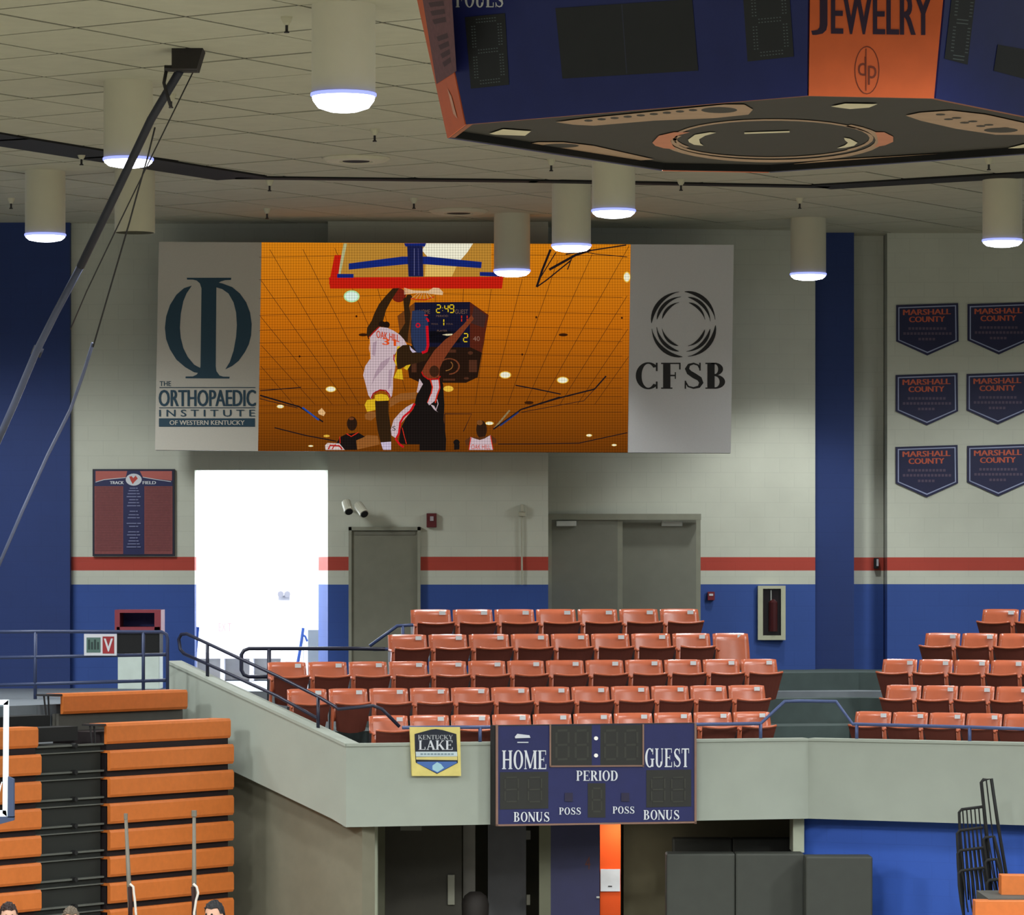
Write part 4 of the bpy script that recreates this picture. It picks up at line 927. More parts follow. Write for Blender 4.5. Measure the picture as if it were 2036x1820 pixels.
# ---------------------------------------------------------------- things in the lobby
def gbox(name, r, Y, dd, m, label, cat): 
    t = thing(name, (r[0]+r[2])/2, r[3], Y, label, cat); pbox(MB(), *r, Y, dd).build('body', m, t, bevel=.004); return t
M_sign = mat('exit_sign_white', (226, 226, 226), .5)
t = thing('exit_sign', 446, 1262, YL-.1, 'pale exit sign on the bright lobby wall', 'sign'); pbox(MB(), 428, 1234, 464, 1263, YL-.1, .1).build('sign_box', M_sign, t)
Decal(Front(YL-.1), .003).text('EXIT', 435, 1239, 460, 1256, mat('exit_letters', (150, 120, 120), .6), bold=.2).build('lettering', t)['kind'] = 'stuff'
t = thing('emergency_light', 564, 1194, YL-.12, 'small twin-head emergency light on the lobby wall', 'lamp'); pbox(MB(), 553, 1184, 576, 1194, YL-.12, .12).build('battery_box', mat('pale_grey_plastic', (150, 150, 156), .5), t)
for x in (558, 571): MB().tube([P(x, 1182, YL-.2), P(x, 1181, YL-.08)], .045, 12).build('lamp_head', mat('grey_head', (110, 110, 118), .4), t)
t = thing('ticket_counter', 480, 1367, YL-.7, 'low white counter with grey recesses at the back of the lobby', 'counter')
pbox(MB(), 380, 1298, 575, 1310, YL-.75, .7).build('counter_top', mat('counter_lilac', (200, 194, 206), .6), t)
pbox(MB(), 380, 1310, 566, 1352, YL-.45, .3).build('back_panel', mat('counter_grey', (160, 156, 150), .7), t)
for x in (386, 442, 500, 562): pbox(MB(), x-4, 1310, x+4, 1354, YL-.7, .25).build('post', mat('counter_white', (216, 214, 220), .6), t)
t = thing('lobby_bin', 625, 1350, 53.6, 'grey bin standing behind the right jamb of the doorway', 'bin'); pbox(MB(), 612, 1253, 640, 1352, 53.5, .2).build('body', mat('bin_grey', (120, 128, 136), .6), t)
M_eas = mat('easel_blue', (44, 78, 150), .4)
t = thing('easel_stand', 596, 1352, 53.2, 'thin blue easel frame leaning in the doorway by the grey bin', 'stand')
hline(MB(), [(603, 1249), (597, 1290), (586, 1352)], 53.2, .022).build('front_leg', M_eas, t); hline(MB(), [(601, 1262), (607, 1266), (611, 1276)], 53.2, .016).build('hook', M_eas, t); hline(MB(), [(602, 1256), (604, 1352)], 53.7, .012).build('rear_leg', M_wht, t)
t = thing('door_bar', 390, 1290, 52.2, 'short blue frame end at the left side of the doorway', 'stand'); hline(MB(), [(393, 1247), (388, 1300), (384, 1352)], 52.2, .026).build('bar', M_eas, t)

# ---------------------------------------------------------------- balcony fittings
t = empty('balcony_scoreboard', PF(1174, 1640, .1), 'navy HOME and GUEST scoreboard hung on the balcony parapet', 'scoreboard')
def fp_(r, off, dd, mt, name, par=t, PL=PF):
    x0, y0, x1, y1 = r; pts = [PL(x0, y1, off), PL(x1, y1, off), PL(x1, y0, off), PL(x0, y0, off)]
    # keep verticals vertical, heights from the left column
    return MB().prism(pts, -PL.n*dd).build(name, mt, par)
def fq(pts, off, dd, mt, name, par, PL=PF): return MB().prism([PL(x, y, off) for x, y in pts], -PL.n*dd).build(name, mt, par)
fq([(974, 1442), (1373, 1437), (1373, 1633), (974, 1640)], .2, .18, M_black, 'cabinet', t)
fq([(979, 1443), (1371, 1438), (1371, 1631), (979, 1638)], .21, .008, mat('board_face_navy', (30, 34, 84), .5), 'face_panel', t)
mcu = mat('frame_copper', (128, 98, 84), .5)
for pts in (((976, 1440), (980, 1440), (980, 1641), (976, 1641)), ((1369, 1437), (1373, 1437), (1373, 1636), (1369, 1636)), ((976, 1637.5), (1373, 1631.5), (1373, 1635), (976, 1641))): fq(pts, .225, .03, mcu, 'trim_strip', t)
d = Decal(PF, .214)
d.ps([[(1085, 1442), (1266, 1440), (1266, 1521), (1085, 1522)], [(984, 1534), (1080, 1533), (1080, 1606), (984, 1608)], [(1274, 1530), (1363, 1529), (1363, 1602), (1274, 1604)], [(1158, 1556), (1193, 1556), (1193, 1624), (1158, 1624)]], m_pan := mat('digit_recess_dark', (36, 36, 32), .5))
d.ps([[(1166, 1441), (1183, 1441), (1183, 1521), (1166, 1521)]], mat('board_face_navy', (30, 34, 84)))
sm = mat('unlit_segment', (52, 52, 46), .4)
for x in (1096, 1134, 1192, 1232):
    seg8(d, [(x, 1452), (x+24, 1451), (x+24, 1508), (x, 1509)], sm, w_=4)
seg8(d, [(1167, 1566), (1185, 1566), (1185, 1612), (1167, 1612)], sm, w_=3)
for x in (994, 1040, 1284, 1324): seg8(d, [(x, 1545), (x+26, 1544), (x+26, 1592), (x, 1593)], sm, w_=3)
for x in (1120, 1232): d.p([(x-8, 1575), (x+8, 1575), (x+8, 1592), (x-8, 1592)], mat('arrow_off', (40, 36, 60)))
d.up()
d.serif('HOME', 988, 1491, 1078, 1528, M_wht); d.serif('GUEST', 1271, 1487, 1360, 1524, M_wht); d.serif('PERIOD', 1135, 1531, 1219, 1551, M_wht)
d.serif('POSS', 1101, 1604, 1145, 1618, M_wht); d.serif('POSS', 1207, 1602, 1251, 1616, M_wht); d.serif('BONUS', 1011, 1613, 1083, 1632, M_wht); d.serif('BONUS', 1268, 1609, 1340, 1628, M_wht)
d.ps([[(1013, 1464), (1018, 1458), (1042, 1461), (1044, 1466), (1014, 1467)], rc(1018, 1474, 1040, 1476)], M_wht)
d.build('face_print', t)['kind'] = 'stuff'
for pts in (((1082, 1439), (1085, 1439), (1085, 1524), (1082, 1524)), ((1266, 1439), (1269, 1439), (1269, 1524), (1266, 1524)), ((1082, 1521), (1269, 1520), (1269, 1523), (1082, 1524))): fq(pts, .225, .012, mcu, 'clock_frame', t)
for y in (1467, 1501): MB().tube([PF(1174, y, .214), PF(1174, y, .23)], .023, 12).build('colon_light', mat('colon_white', (250, 250, 240), emit=.9), t)
# lake sign
t = empty('lake_sign', PF(864, 1543, .05), 'yellow sign with a dark shield reading KENTUCKY LAKE', 'sign')
fq([(813, 1446), (912, 1446), (914, 1543), (817, 1543)], .06, .04, mat('sign_yellow', (214, 198, 116), .6, var=.08, scale=8), 'board', t)
def zk(x, y): return (800+x/13, 1420+y/13)
d = Decal(PF, .063)
mk = mat('shield_dark', (22, 28, 42), .5)
d.ps([[(280, 515), (700, 400), (830, 385), (1000, 410), (1360, 515), (1380, 900), (1400, 1260), (860, 1545), (310, 1250), (290, 900)]], mk, zk)
d.ps([[(310, 970), (1378, 970), (1385, 1090), (318, 1100)]], mat('shield_pale', (190, 204, 208)), zk); d.ps([[(318, 1110), (1380, 1095), (1385, 1190), (322, 1175)]], mat('shield_yellow', (206, 192, 120)), zk)
d.ps([[(345, 1230), (1360, 1225), (1375, 1262), (865, 1525), (345, 1270)]], mat('shield_blue', (70, 104, 168)), zk); d.ps([[(740, 1330), (860, 1240), (960, 1290), (1040, 1390), (870, 1500), (740, 1430)]], mat('shield_ice', (156, 196, 208)), zk)
a0 = zk(370, 540); a1 = zk(1270, 655); d.serif('KENTUCKY', *a0, *a1, mat('sign_letters_dim', (168, 172, 174))); a0 = zk(385, 680); a1 = zk(1290, 920); d.serif('LAKE', *a0, *a1, M_wht)
for k in range(10): d.p([zk(*p) for p in rc(430+k*88, 1010, 495+k*88, 1055)], mat('tiny_print', (130, 150, 158)))
d.build('sign_print', t)['kind'] = 'stuff'

# ---------------------------------------------------------------- railings
def rail(name, label, runs, posts, m, rr=.021, rp=.021):
    """runs: list of lists of world points; posts: list of (top, bottom)"""
    t = empty(name, posts[0][1] if posts else runs[0][0], label, 'railing')
    for r in runs: MB().tube(r, rr, 8).build('rail', m, t, smooth=True)
    for a, b in posts: MB().tube([a, b], rp, 8).build('post', m, t, smooth=True)
    return t
def PFo(off): return lambda x, y: PF(x, y, off)
# wing parapet plane
PW = Plane(C1, nr if nr.y < 0 else -nr)
f = lambda x, y: PW(x, y, -.09)
g_ = lambda x, y: PF(x, y, -.25)
rail('handrail', 'dark navy sloping handrail running down the raked stair parapet',
     [[f(355, 1301), f(347, 1292), f(344, 1272), f(349, 1262), f(360, 1261), f(401, 1280), f(540, 1345), f(621, 1386), f(655, 1406), g_(682, 1412), g_(752, 1405), g_(770, 1412), g_(805, 1447)], [f(355, 1301), f(401, 1321), f(540, 1385), f(621, 1430)]],
     [(f(401, 1280), f(401, 1352)), (f(621, 1386), f(621, 1456))], M_rail_dark)
e_ = lambda x, y: P(x, y, 48.2)
rail('handrail', 'dark handrail with a rounded loop end crossing the bright doorway',
     [[e_(766, 1291), e_(700, 1290), e_(495, 1290), e_(485, 1294), e_(480, 1302), e_(480, 1333), e_(485, 1342), e_(495, 1346), e_(534, 1346)]], [(e_(535, 1290), e_(535, 1402))], M_rail_dark, .024, .026)
e2 = lambda x, y: P(x, y, 48.9)
rail('handrail', 'short bent handrail rising to the left end of the back seat row', [[e2(735, 1285), e2(790, 1245), e2(822, 1243)], [e2(742, 1292), e2(775, 1291)]], [(e2(801, 1245), e2(801, 1292))], M_rail)
h = lambda x, y: PF(x, y, -.12); h2 = lambda x, y: PR(x, y, -.12)
rail('handrail', 'blue front handrail along the parapet with a raised arch over the aisle',
     [[h(805, 1448), h(972, 1447), h(1374, 1442), h(1519, 1440), h(1567, 1396), h(1600, 1395), h2(1655, 1396), h2(1688, 1441), h2(1921, 1447), h2(2100, 1453)]],
     [(h(1519, 1440), h(1519, 1474)), (h(960, 1447), h(960, 1484)), (h(1374, 1442), h(1374, 1478)), (h2(1696, 1441), h2(1696, 1478)), (h2(1921, 1447), h2(1921, 1484))], M_rail)
r_ = lambda x, y: P(x, y, 46.7)
rail('guard_railing', 'blue horizontal guard railing in front of the litter bin at the left',
     [[r_(-60, 1257), r_(90, 1256), r_(322, 1257), r_(331, 1262), r_(333, 1272), r_(333, 1372)], [r_(-60, 1309), r_(330, 1302)], [r_(-60, 1364), r_(330, 1353)]],
     [(r_(285, 1257), r_(285, 1374)), (r_(70, 1257), r_(70, 1392))], mat('rail_slate', (54, 64, 96), .4))
t = thing('railing_sign', 200, 1303, 46.66, 'small white sign with a green square and a red V square, on the left railing', 'sign')
pbox(MB(), 167, 1261, 232, 1304, 46.62, .03).build('sign_board', M_wht, t)
d = Decal(Front(46.62), .002); d.ps([rc(172, 1268, 200, 1298)], mat('sign_green', (84, 112, 104))); d.ps([rc(204, 1266, 227, 1300)], mat('sign_red', (150, 44, 48)))
for k in range(4): d.p(rc(175+k*6, 1272+(k % 2)*5, 179+k*6, 1292), mat('sign_green_dark', (44, 62, 60)))
d.up(); d.text('V', 207, 1270, 224, 1296, M_wht, bold=.6); d.build('sign_print', t)['kind'] = 'stuff'
# litter bin
Yb = 49.3; t = thing('litter_bin', 274, 1372, Yb, 'tall litter bin with maroon hood, black band and white base behind the railing', 'bin')
pbox(MB(), 234, 1300, 317, 1371, Yb, .5).build('base', mat('bin_white', (200, 212, 204), .5), t, bevel=.01)
pbox(MB(), 232, 1258, 317, 1300, Yb-.01, .52).build('band', M_black, t, bevel=.01)
mb = MB(); m_h = mat('bin_maroon', (138, 56, 66), .5)
for r in ((228, 1213, 238, 1258), (307, 1213, 320, 1258), (238, 1213, 307, 1219), (232, 1247, 318, 1259)): pbox(mb, *r, Yb-.03, .55)
mb.build('hood', m_h, t); pbox(MB(), 236, 1217, 310, 1250, Yb+.45, .03).build('hood_back', mat('bin_dark_inside', (60, 62, 130), .6), t)

# ---------------------------------------------------------------- telescopic bleachers, left
def BLp(s, off, z): return BR+BD*s+BN*off+up*z
PB_ = Plane(BR, BN)
rowz = [EYE+(HY-y)*45.9/F for y in (1374, 1429, 1478, 1528.5, 1581, 1632.5, 1682, 1732, 1783)]
rowz = [rowz[0]]+[rowz[1]-k*.3035 for k in range(8)]
for k in range(3): rowz.append(rowz[-1]-.3035)
BH = .232
def sx(px): # distance along the bleacher line for a px column (at board level)
    r = ray(px, 1400); o = Vector((0, 0, EYE)); tt = (BR-o).dot(BN)/r.dot(BN); return (o+r*tt-BR).dot(BD)
S0, S1, S2 = sx(217), sx(80), sx(-220)
M_nose = mat('nosing_grey', (92, 94, 88), .5); M_bdark = mat('bleacher_gap', (28, 18, 20), .8)
def bleacher(s0, s1, label, rows, sh=0):
    t = empty('telescopic_bleacher', BLp((s0+s1)/2, 0, 0), label, 'bleacher')
    z0 = rowz[rows[0]] if rows[0] else rowz[1]
    mb = MB(); mb.prism([BLp(s0+.02, -.06, 0), BLp(s1-.02, -.06, 0), BLp(s1-.02, -.06, z0-.1), BLp(s0+.02, -.06, z0-.1)], -BN*.85); mb.build('understructure', M_bdark, t)
    for k in rows:
        off = -.74 if k == 0 else (-.05 if k == 1 else 0)
        z = rowz[k]; mb = MB(); hh = .018
        mb.prism([BLp(s0, off, z-BH), BLp(s0, off+hh, z-BH+.03), BLp(s0, off+hh, z-.03), BLp(s0, off, z), BLp(s0, off-.26, z), BLp(s0, off-.26, z-.03), BLp(s0, off-.03, z-.03), BLp(s0, off-.03, z-BH)], BD*(s1-s0))
        mb.build('bench_board', M_oran, t)
        if k < 2:
            for s_ in ((s0-.16,) if k else (s0-.2,)):
                mb = MB(); mb.tube([BLp(s_, off-.1, z-.02), BLp(s_+.04, off-.1, z-.28)], .012, 6); mb.tube([BLp(s_+.07, off-.1, z-.02), BLp(s_+.09, off-.1, z-.28)], .012, 6); mb.prism([BLp(s_-.03, off-.2, z-.02), BLp(s0, off-.2, z-.02), BLp(s0, off-.0, z-.02), BLp(s_-.03, off-.0, z-.02)], up*.02)
                mb.build('seat_bracket', M_dark, t)
    if rows[0] == 0:
        mb = MB(); mb.prism([BLp(s0, -.8, rowz[0]-BH), BLp(s1, -.8, rowz[0]-BH), BLp(s1, -.8, rowz[0]-.5), BLp(s0, -.8, rowz[0]-.5)], -BN*.1)
        mb.build('riser_panel', mat('riser_grey', (78, 76, 70), .7), t)
    return t
bleacher(S0, 0, 'closed stack of long orange bleacher benches beside the beige stair wall', list(range(12)))
bleacher(S2, S1, 'closed stack of orange bleacher benches behind the backboard at the left edge', list(range(1, 12)))
t = empty('bleacher_steps', BLp((S0+S1)/2, 0, 0), 'black aisle steps with grey nosings between the two orange bleacher stacks', 'steps')
mb = MB(); mb.prism([BLp(S1+.02, -.12, 0), BLp(S0-.02, -.12, 0), BLp(S0-.02, -.12, rowz[1]-.24), BLp(S1+.02, -.12, rowz[1]-.24)], -BN*.7); mb.build('riser_body', mat('riser_black', (30, 32, 28), .7), t)
for k in range(1, 12):
    z = rowz[k]-.24; o_ = MB().prism([BLp(S1+.01, -.12, z), BLp(S0-.01, -.12, z), BLp(S0-.01, -.12, z+.02), BLp(S1+.01, -.12, z+.02)], BN*.05).build('step_nosing', M_nose, t)
    MB().prism([BLp(S1+.01, -.12, z-.075), BLp(S0-.01, -.12, z-.075), BLp(S0-.01, -.12, z-.062), BLp(S1+.01, -.12, z-.062)], BN*.04).build('lower_nosing', M_nose, t)
    MB().tube([BLp((S0+S1)/2+.05, -.1, z+.01), BLp((S0+S1)/2+.05, -.03, z+.01)], .028, 8).build('latch', M_black, t)
for (s0, s1, dz, of, nm) in ((S1-.25, S1+.72, .12, -.55, 'folded_step'), (S1+.05, S0-.35, .0, -.16, 'folded_step')):
    z = rowz[1]+dz-.02; MB().prism([BLp(s0, of, z-.16), BLp(s1, of, z-.16), BLp(s1, of, z), BLp(s0, of, z)], -BN*.3).build(nm, M_black, t)
# grey end poles standing in front
for px, y0, lab in ((250, 1620, 'grey pole with a white hook in front of the orange benches, left of the pair'), (386, 1614, 'grey pole with a white hook in front of the orange benches, right of the pair')):
    Yp = 42.5; t = thing('net_pole', px, 1820, Yp, lab, 'pole'); mp_ = mat('pole_grey', (116, 110, 98), .5)
    lean = 8 if px == 250 else 0
    bt_ = P(px+lean*1.2, 1820, Yp); foot = Vector((bt_.x+.03, bt_.y, 0))
    MB().tube([P(px, y0, Yp), P(px+lean*.8, 1760, Yp), bt_, foot], [.018, .026, .026, .03], 8).build('shaft', mp_, t, smooth=True)
    MB().tube([P(px, y0-2, Yp), P(px, y0+10, Yp)], .03 if px > 300 else .022, 8).build('cap', mp_, t)
    x = px+(12 if px == 250 else 2)
    MB().tube([P(x-4, 1758, Yp-.06), P(x+3, 1764, Yp-.06), P(x+(4 if px == 250 else 6), 1776, Yp-.06), P(x+(6 if px == 250 else 2), 1790, Yp-.06), P(x+(8 if px == 250 else -2), 1815, Yp-.06), P(x+(10 if px == 250 else -2), 1835, Yp-.06)], .014, 8).build('hook', mat('hook_white', (214, 206, 196), .4), t, smooth=True)
    MB().tube([P(x-4, 1764, Yp-.04), P(x-2, 1800, Yp-.04), P(x-4, 1840, Yp-.04)], .024, 8).build('strap', mat('strap_dark', (44, 20, 16), .8), t, smooth=True)

# ---------------------------------------------------------------- under the balcony
def ubox(name, r, Y, dd, m, label, cat=None, z0=0, kind=True):
    a, b = P(r[0], 1700, Y), P(r[2], r[1], Y); mb = MB().box(a.x, b.x, Y, Y+dd, z0, b.z); o_ = mb.build(name, m)
    return structure(o_, label, cat) if kind else tag(o_, label, cat)
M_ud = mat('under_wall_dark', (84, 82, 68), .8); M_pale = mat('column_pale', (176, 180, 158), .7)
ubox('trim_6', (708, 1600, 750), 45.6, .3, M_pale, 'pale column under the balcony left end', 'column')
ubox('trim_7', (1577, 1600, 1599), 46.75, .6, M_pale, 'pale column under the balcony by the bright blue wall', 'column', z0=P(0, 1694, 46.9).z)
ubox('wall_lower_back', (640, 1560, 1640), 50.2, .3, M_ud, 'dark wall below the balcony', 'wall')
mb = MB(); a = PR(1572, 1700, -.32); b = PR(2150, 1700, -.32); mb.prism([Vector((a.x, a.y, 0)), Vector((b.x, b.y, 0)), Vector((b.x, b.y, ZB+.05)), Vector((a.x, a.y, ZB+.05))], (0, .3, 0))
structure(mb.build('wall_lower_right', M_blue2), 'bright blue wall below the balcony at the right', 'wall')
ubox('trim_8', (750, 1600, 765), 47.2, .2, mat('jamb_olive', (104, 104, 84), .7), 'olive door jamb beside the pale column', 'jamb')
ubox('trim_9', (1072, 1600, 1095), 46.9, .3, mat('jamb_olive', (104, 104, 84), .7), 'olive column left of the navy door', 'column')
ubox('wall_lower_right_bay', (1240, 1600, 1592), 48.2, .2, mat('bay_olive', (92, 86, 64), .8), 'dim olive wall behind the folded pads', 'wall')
def udoor(name, r, Y, m, label, extra=None):
    t = thing(name, (r[0]+r[1])/2, 1820, Y, label, 'door'); t['kind'] = 'structure'; a, b = P(r[0], 1700, Y), P(r[1], 1600, Y); MB().box(a.x, b.x, Y, Y+.05, .02, b.z).build('door_leaf', m, t); return t
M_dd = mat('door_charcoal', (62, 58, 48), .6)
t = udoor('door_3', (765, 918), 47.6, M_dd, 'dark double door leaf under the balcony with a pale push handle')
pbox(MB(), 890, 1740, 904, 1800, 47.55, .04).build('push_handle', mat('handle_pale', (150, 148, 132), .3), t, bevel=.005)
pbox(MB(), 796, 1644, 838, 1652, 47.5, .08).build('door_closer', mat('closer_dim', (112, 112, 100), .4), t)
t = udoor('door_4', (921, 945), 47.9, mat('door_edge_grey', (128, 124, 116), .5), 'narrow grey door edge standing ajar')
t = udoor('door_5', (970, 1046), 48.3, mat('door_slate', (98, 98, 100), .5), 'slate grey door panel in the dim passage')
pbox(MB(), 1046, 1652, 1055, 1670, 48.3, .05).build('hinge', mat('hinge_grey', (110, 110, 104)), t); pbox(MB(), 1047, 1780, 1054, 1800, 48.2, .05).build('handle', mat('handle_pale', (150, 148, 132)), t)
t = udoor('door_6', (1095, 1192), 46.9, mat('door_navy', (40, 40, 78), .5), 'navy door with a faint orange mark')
Decal(Front(46.9), .003).text('4', 1163, 1704, 1174, 1729, mat('faint_orange', (92, 50, 46))).build('door_number', t)
MB().tube([P(1186, 1785, 46.85), P(1192, 1785, 46.85)], .012, 8).build('lever', mat('closer_silver', (190, 192, 186)), t)
ubox('wall_orange_strip', (1193, 1600, 1234), 47.6, .1, mat('strip_orange', (255, 92, 22), .7, var=.01), 'vivid orange wall strip seen through the passage', 'wall')
t = thing('notice', 1213, 1772, 47.57, 'white paper notice on the vivid orange strip', 'notice'); pbox(MB(), 1194, 1729, 1233, 1773, 47.57, .02).build('sheet', mat('paper_white', (232, 234, 236), .7), t); pbox(MB(), 1209, 1762, 1217, 1764, 47.565, .004).build('printed_line', M_dark, t)
t = thing('black_ball', 943, 1812, 46.4, 'dark rounded bag in front of the grey door edge', 'bag')
p = P(945, 1818, 46.4); MB().lathe([(.001, .27), (.07, .265), (.13, .22), (.165, .12), (.16, 0), (.15, -1.1), (.001, -1.1)], p, 20).build('body', mat('bag_dark', (34, 28, 24), .7), t, smooth=True)
# folded pads and cart
def pad(x0, y0, x1, Y, dd, label, m):
    t = empty('folded_wall_pad', (P((x0+x1)/2, y0, Y).x, Y, 0), label, 'gym pad'); a, b = P(x0, 1800, Y), P(x1, y0, Y)
    n = max(1, round((b.x-a.x)/.9))
    for i in range(n):
        xa = a.x+(b.x-a.x)*i/n; xb = a.x+(b.x-a.x)*(i+1)/n-.006; MB().box(xa, xb, Y, Y+dd, 0, b.z).build('pad_section', m, t, bevel=.02)
    return t
pad(1338, 1668, 1575, 47.6, .3, 'dark tall folded gym pads against the dim olive wall', mat('pad_black', (44, 44, 38), .7))
pad(1325, 1698, 1600, 46.2, .4, 'charcoal gym pads standing in front under the balcony', mat('pad_charcoal', (56, 58, 52), .6))
pad(1602, 1704, 1736, 45.7, .4, 'charcoal gym pad overlapping the bright blue wall', mat('pad_charcoal', (56, 58, 52)))

# leaning black guard rails at the right
def guard(pts_tall, pts_low, bars, Yg, label):
    t = thing('folded_guardrail', pts_low[-1][0], 1820, Yg, label, 'guard rail', 'black guard rails leaning at the right')
    MB().tube([P(x, y, Yg) for x, y in pts_tall], .02, 8).build('tall_frame', M_black, t, smooth=True)
    fl_ = P(*pts_low[-1], Yg); MB().tube([P(x, y, Yg) for x, y in pts_low]+[Vector((fl_.x+.03, fl_.y, 0))], .017, 8).build('low_frame', M_black, t, smooth=True)
    for a, b in bars: MB().tube([P(*a, Yg), P(*b, Yg)], .009, 6).build('bar', M_black, t)
    return t
NM = ['topmost', 'second', 'third', 'lowest']
for k in range(4):
    dy = (0, 42, 82, 122)[k]; dx = (0, -4, -3, -1)[k]; dX = (0, 3, 8, 12)[k]
    ty = (0, 115, 160, 200)[k]; tall = [(1974-k*2, 1820), (1962, 1660+ty*.5), (1951+k*4, 1556+ty), (1955+k*4, 1551+ty), (1971+k*5, 1549+ty), (1985+k*2, 1645+ty*.55), (2001-k*2, 1742+ty*.3), (2004-k*2, 1830)]
    low = [(1958+dx, 1604+dy), (1912+dx, 1610+dy), (1907+dx, 1616+dy), (1908+dx, 1640+dy), (1912+dx, 1720+dy*.6), (1916, 1820)]
    bars = [((1914+i*8+dx, 1611-i+dy), (1926+i*9+dx, 1790+dy*.2)) for i in range(6)]+[((1961+k*4, 1552+ty), (1986, 1765+ty*.2))]
    guard(tall, low, bars, 44.62-.07*k, f'black tubular guard rail leaning in a stack at the right, {NM[k]} of four')
# orange benches at the lower right
t = empty('telescopic_bleacher', (P(2040, 1800, 42.8).x, 43, 0), 'orange bleacher benches at the lower right corner', 'bleacher')
def bbd(x0, y0, x1, y1, Y, name='bench_board', m=M_oran):
    a, b = P(x0, y1, Y), P(x1, y0, Y); MB().prism([(a.x, Y, a.z), (b.x, Y-.12, a.z), (b.x, Y-.12, b.z), (a.x, Y, b.z)], (0, .26, 0)).build(name, m, t, bevel=.008)
bbd(1991, 1741, 2160, 1782, 43.6); bbd(1939, 1792, 2160, 1834, 42.9); bbd(1939, 1846, 2160, 1888, 42.7)
a, b = P(1960, 1784, 43.3), P(2160, 1784, 43.3); MB().box(a.x, b.x, 43.05, 44.2, 0, a.z).build('understructure', mat('riser_grey', (78, 76, 70)), t)

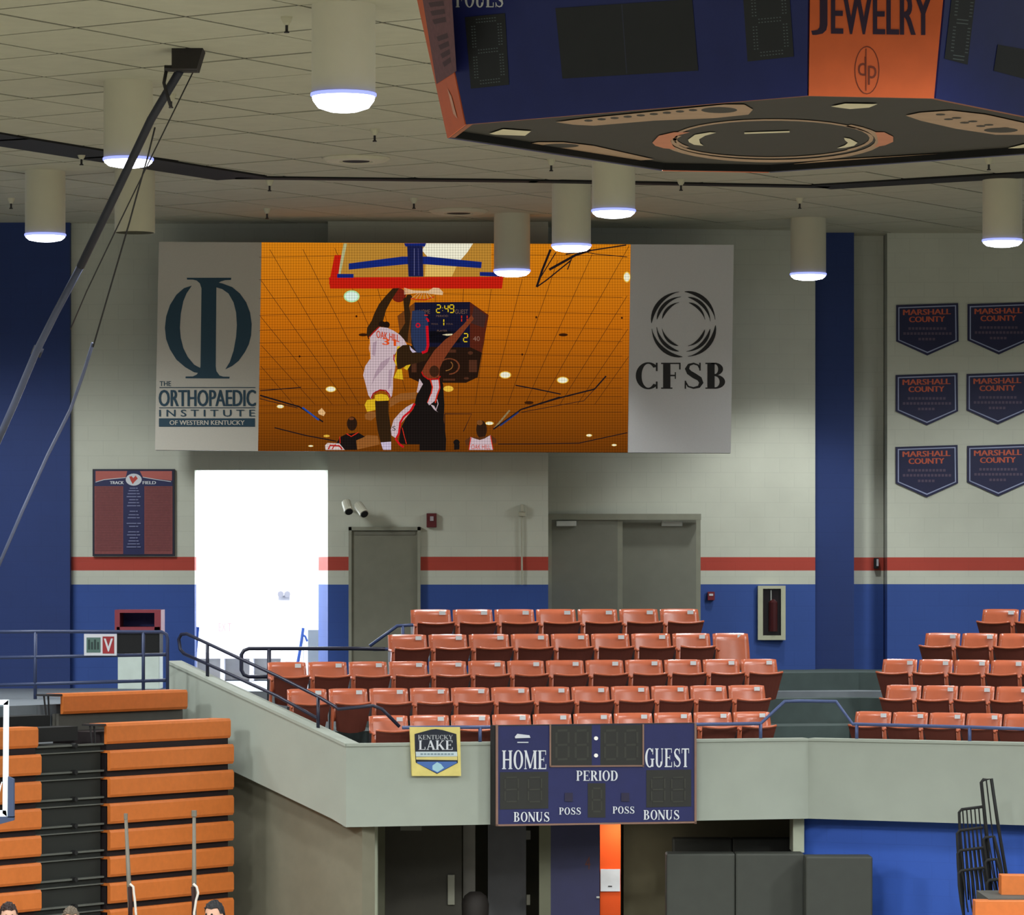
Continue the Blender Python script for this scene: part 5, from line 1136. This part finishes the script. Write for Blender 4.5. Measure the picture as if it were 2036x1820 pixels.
# ---------------------------------------------------------------- people standing on the floor, heads in frame
def person(px, py, Y, s, hair, skin, shirt, label, turn=0, hc=1):
    top = P(px, py, Y); x, y, H = top.x, top.y, top.z
    t = empty('person', (x, y, 0), label, 'person', rz=turn)
    k = H/1.78
    J = {'pel': (0, 0, .95), 'ch': (0, .01, 1.28), 'nk': (0, 0, 1.47), 'hd': (0, -.01, 1.52), 'sl': (-.17, 0, 1.42), 'sr': (.17, 0, 1.42), 'el': (-.24, .02, 1.14), 'er': (.24, .02, 1.14), 'wl': (-.25, -.06, .9), 'wr': (.25, -.06, .9), 'hl': (-.09, 0, .9), 'hr': (.09, 0, .9), 'kl': (-.1, -.01, .49), 'kr': (.1, -.01, .49), 'al': (-.1, .02, .08), 'ar': (.1, .02, .08), 'tl': (-.11, -.14, .04), 'tr': (.11, -.14, .04), 'fl': (-.25, -.09, .8), 'fr': (.25, -.09, .8)}
    R = {'pel': (.15, .11), 'ch': (.17, .12), 'nk': (.055, .055), 'hd': (.055, .06), 'sl': (.07, .07), 'sr': (.07, .07), 'el': (.045, .045), 'er': (.045, .045), 'wl': (.03, .03), 'wr': (.03, .03), 'hl': (.1, .1), 'hr': (.1, .1), 'kl': (.06, .06), 'kr': (.06, .06), 'al': (.04, .05), 'ar': (.04, .05), 'tl': (.04, .03), 'tr': (.04, .03), 'fl': (.035, .02), 'fr': (.035, .02)}
    Ed = [('pel', 'ch'), ('ch', 'nk'), ('nk', 'hd'), ('ch', 'sl'), ('ch', 'sr'), ('sl', 'el'), ('el', 'wl'), ('wl', 'fl'), ('sr', 'er'), ('er', 'wr'), ('wr', 'fr'), ('pel', 'hl'), ('pel', 'hr'), ('hl', 'kl'), ('kl', 'al'), ('al', 'tl'), ('hr', 'kr'), ('kr', 'ar'), ('ar', 'tr')]
    nm = list(J); me = bpy.data.meshes.new('body'); me.from_pydata([tuple(c*k for c in J[n]) for n in nm], [(nm.index(a), nm.index(b)) for a, b in Ed], [])
    o = bpy.data.objects.new('body', me); COL.objects.link(o); o.parent = t; me.materials.append(shirt)
    md = o.modifiers.new('skin', 'SKIN'); o.modifiers.new('sub', 'SUBSURF').levels = 1; o.modifiers['sub'].render_levels = 2
    for i, n in enumerate(nm): me.skin_vertices[0].data[i].radius = (R[n][0]*k, R[n][1]*k)
    me.skin_vertices[0].data[0].use_root = True
    # head with face: shaped sphere
    bm = bmesh.new(); bmesh.ops.create_uvsphere(bm, u_segments=24, v_segments=18, radius=1)
    for v in bm.verts:
        c = v.co; z = c.z; f = 1-.22*max(0, -z)**1.5
        c.x *= .078*f; c.y *= .098*(1-.12*max(0, -z)); c.z *= .122
        if c.y < -.06 and -.03 < c.z < .03: c.y += .006
        if abs(c.x) < .016 and -.04 < c.z < .012 and c.y < -.05: c.y -= .022*(1-abs(c.x)/.016)
    for v in bm.verts: v.co *= s
    hm = bpy.data.meshes.new('head'); bm.to_mesh(hm); bm.free(); hm.materials.append(skin); hm.polygons.foreach_set('use_smooth', [True]*len(hm.polygons))
    h_ = bpy.data.objects.new('head', hm); COL.objects.link(h_); h_.parent = t; h_.location = (0, -.01, H-.135*s)
    for sx_ in (-1, 1):
        mb = MB().lathe([(.001, .006), (.011, .003), (.012, -.003), (.001, -.006)], (0, 0, 0), 10); e = mb.build('eye', M_black); e.parent = h_; e.location = (sx_*.03*s, -.088*s, .01*s); e.rotation_euler = (math.pi/2, 0, 0)
        mb = MB().lathe([(.001, .012), (.02, .01), (.024, -.005), (.001, -.012)], (0, 0, 0), 10); e = mb.build('ear', skin); e.parent = h_; e.location = (sx_*.078*s, .0, -.005*s); e.rotation_euler = (0, math.pi/2, 0)
    # hair cap of small clumps
    bm = bmesh.new(); bmesh.ops.create_icosphere(bm, subdivisions=4, radius=1); rr = random.Random(int(px))
    for v in [v for v in bm.verts if v.co.z < .1-.35*max(0, v.co.y)+(.32 if v.co.y < -.35 else 0)]: bm.verts.remove(v)
    for v in bm.verts:
        j = 1+.07*math.sin(v.co.x*17+v.co.z*9)*math.sin(v.co.y*15)*hc+rr.uniform(-.025, .025)*hc; v.co.x *= .09*j*s; v.co.y *= .112*j*s; v.co.z *= .136*j*s
    hr = bpy.data.meshes.new('hair'); bm.to_mesh(hr); bm.free(); hr.materials.append(hair); q_ = bpy.data.objects.new('hair', hr); COL.objects.link(q_); q_.parent = h_; sd = q_.modifiers.new('solid', 'SOLIDIFY'); sd.thickness = .012
    return t
sk = mat('skin_light', (206, 160, 136), .6); hb = mat('hair_black', (20, 18, 22), .6); hbr = mat('hair_dark_brown', (44, 26, 22), .6); hg = mat('hair_grey_brown', (96, 84, 70), .6)
person(427, 1790, 39.5, 1.12, hb, sk, mat('shirt_grey', (90, 92, 100), .8), 'person with thick black hair at the bottom, in front of the orange benches', -.5)
person(17, 1794, 39.5, 1.05, hbr, sk, mat('shirt_navy', (40, 48, 80), .8), 'person with wavy dark brown hair at the bottom left corner', .2, 1.6)
person(141, 1803, 39.5, 1.0, hg, sk, mat('shirt_white', (190, 190, 190), .8), 'person with grey streaked hair in front of the black aisle steps', 0, 1.4)
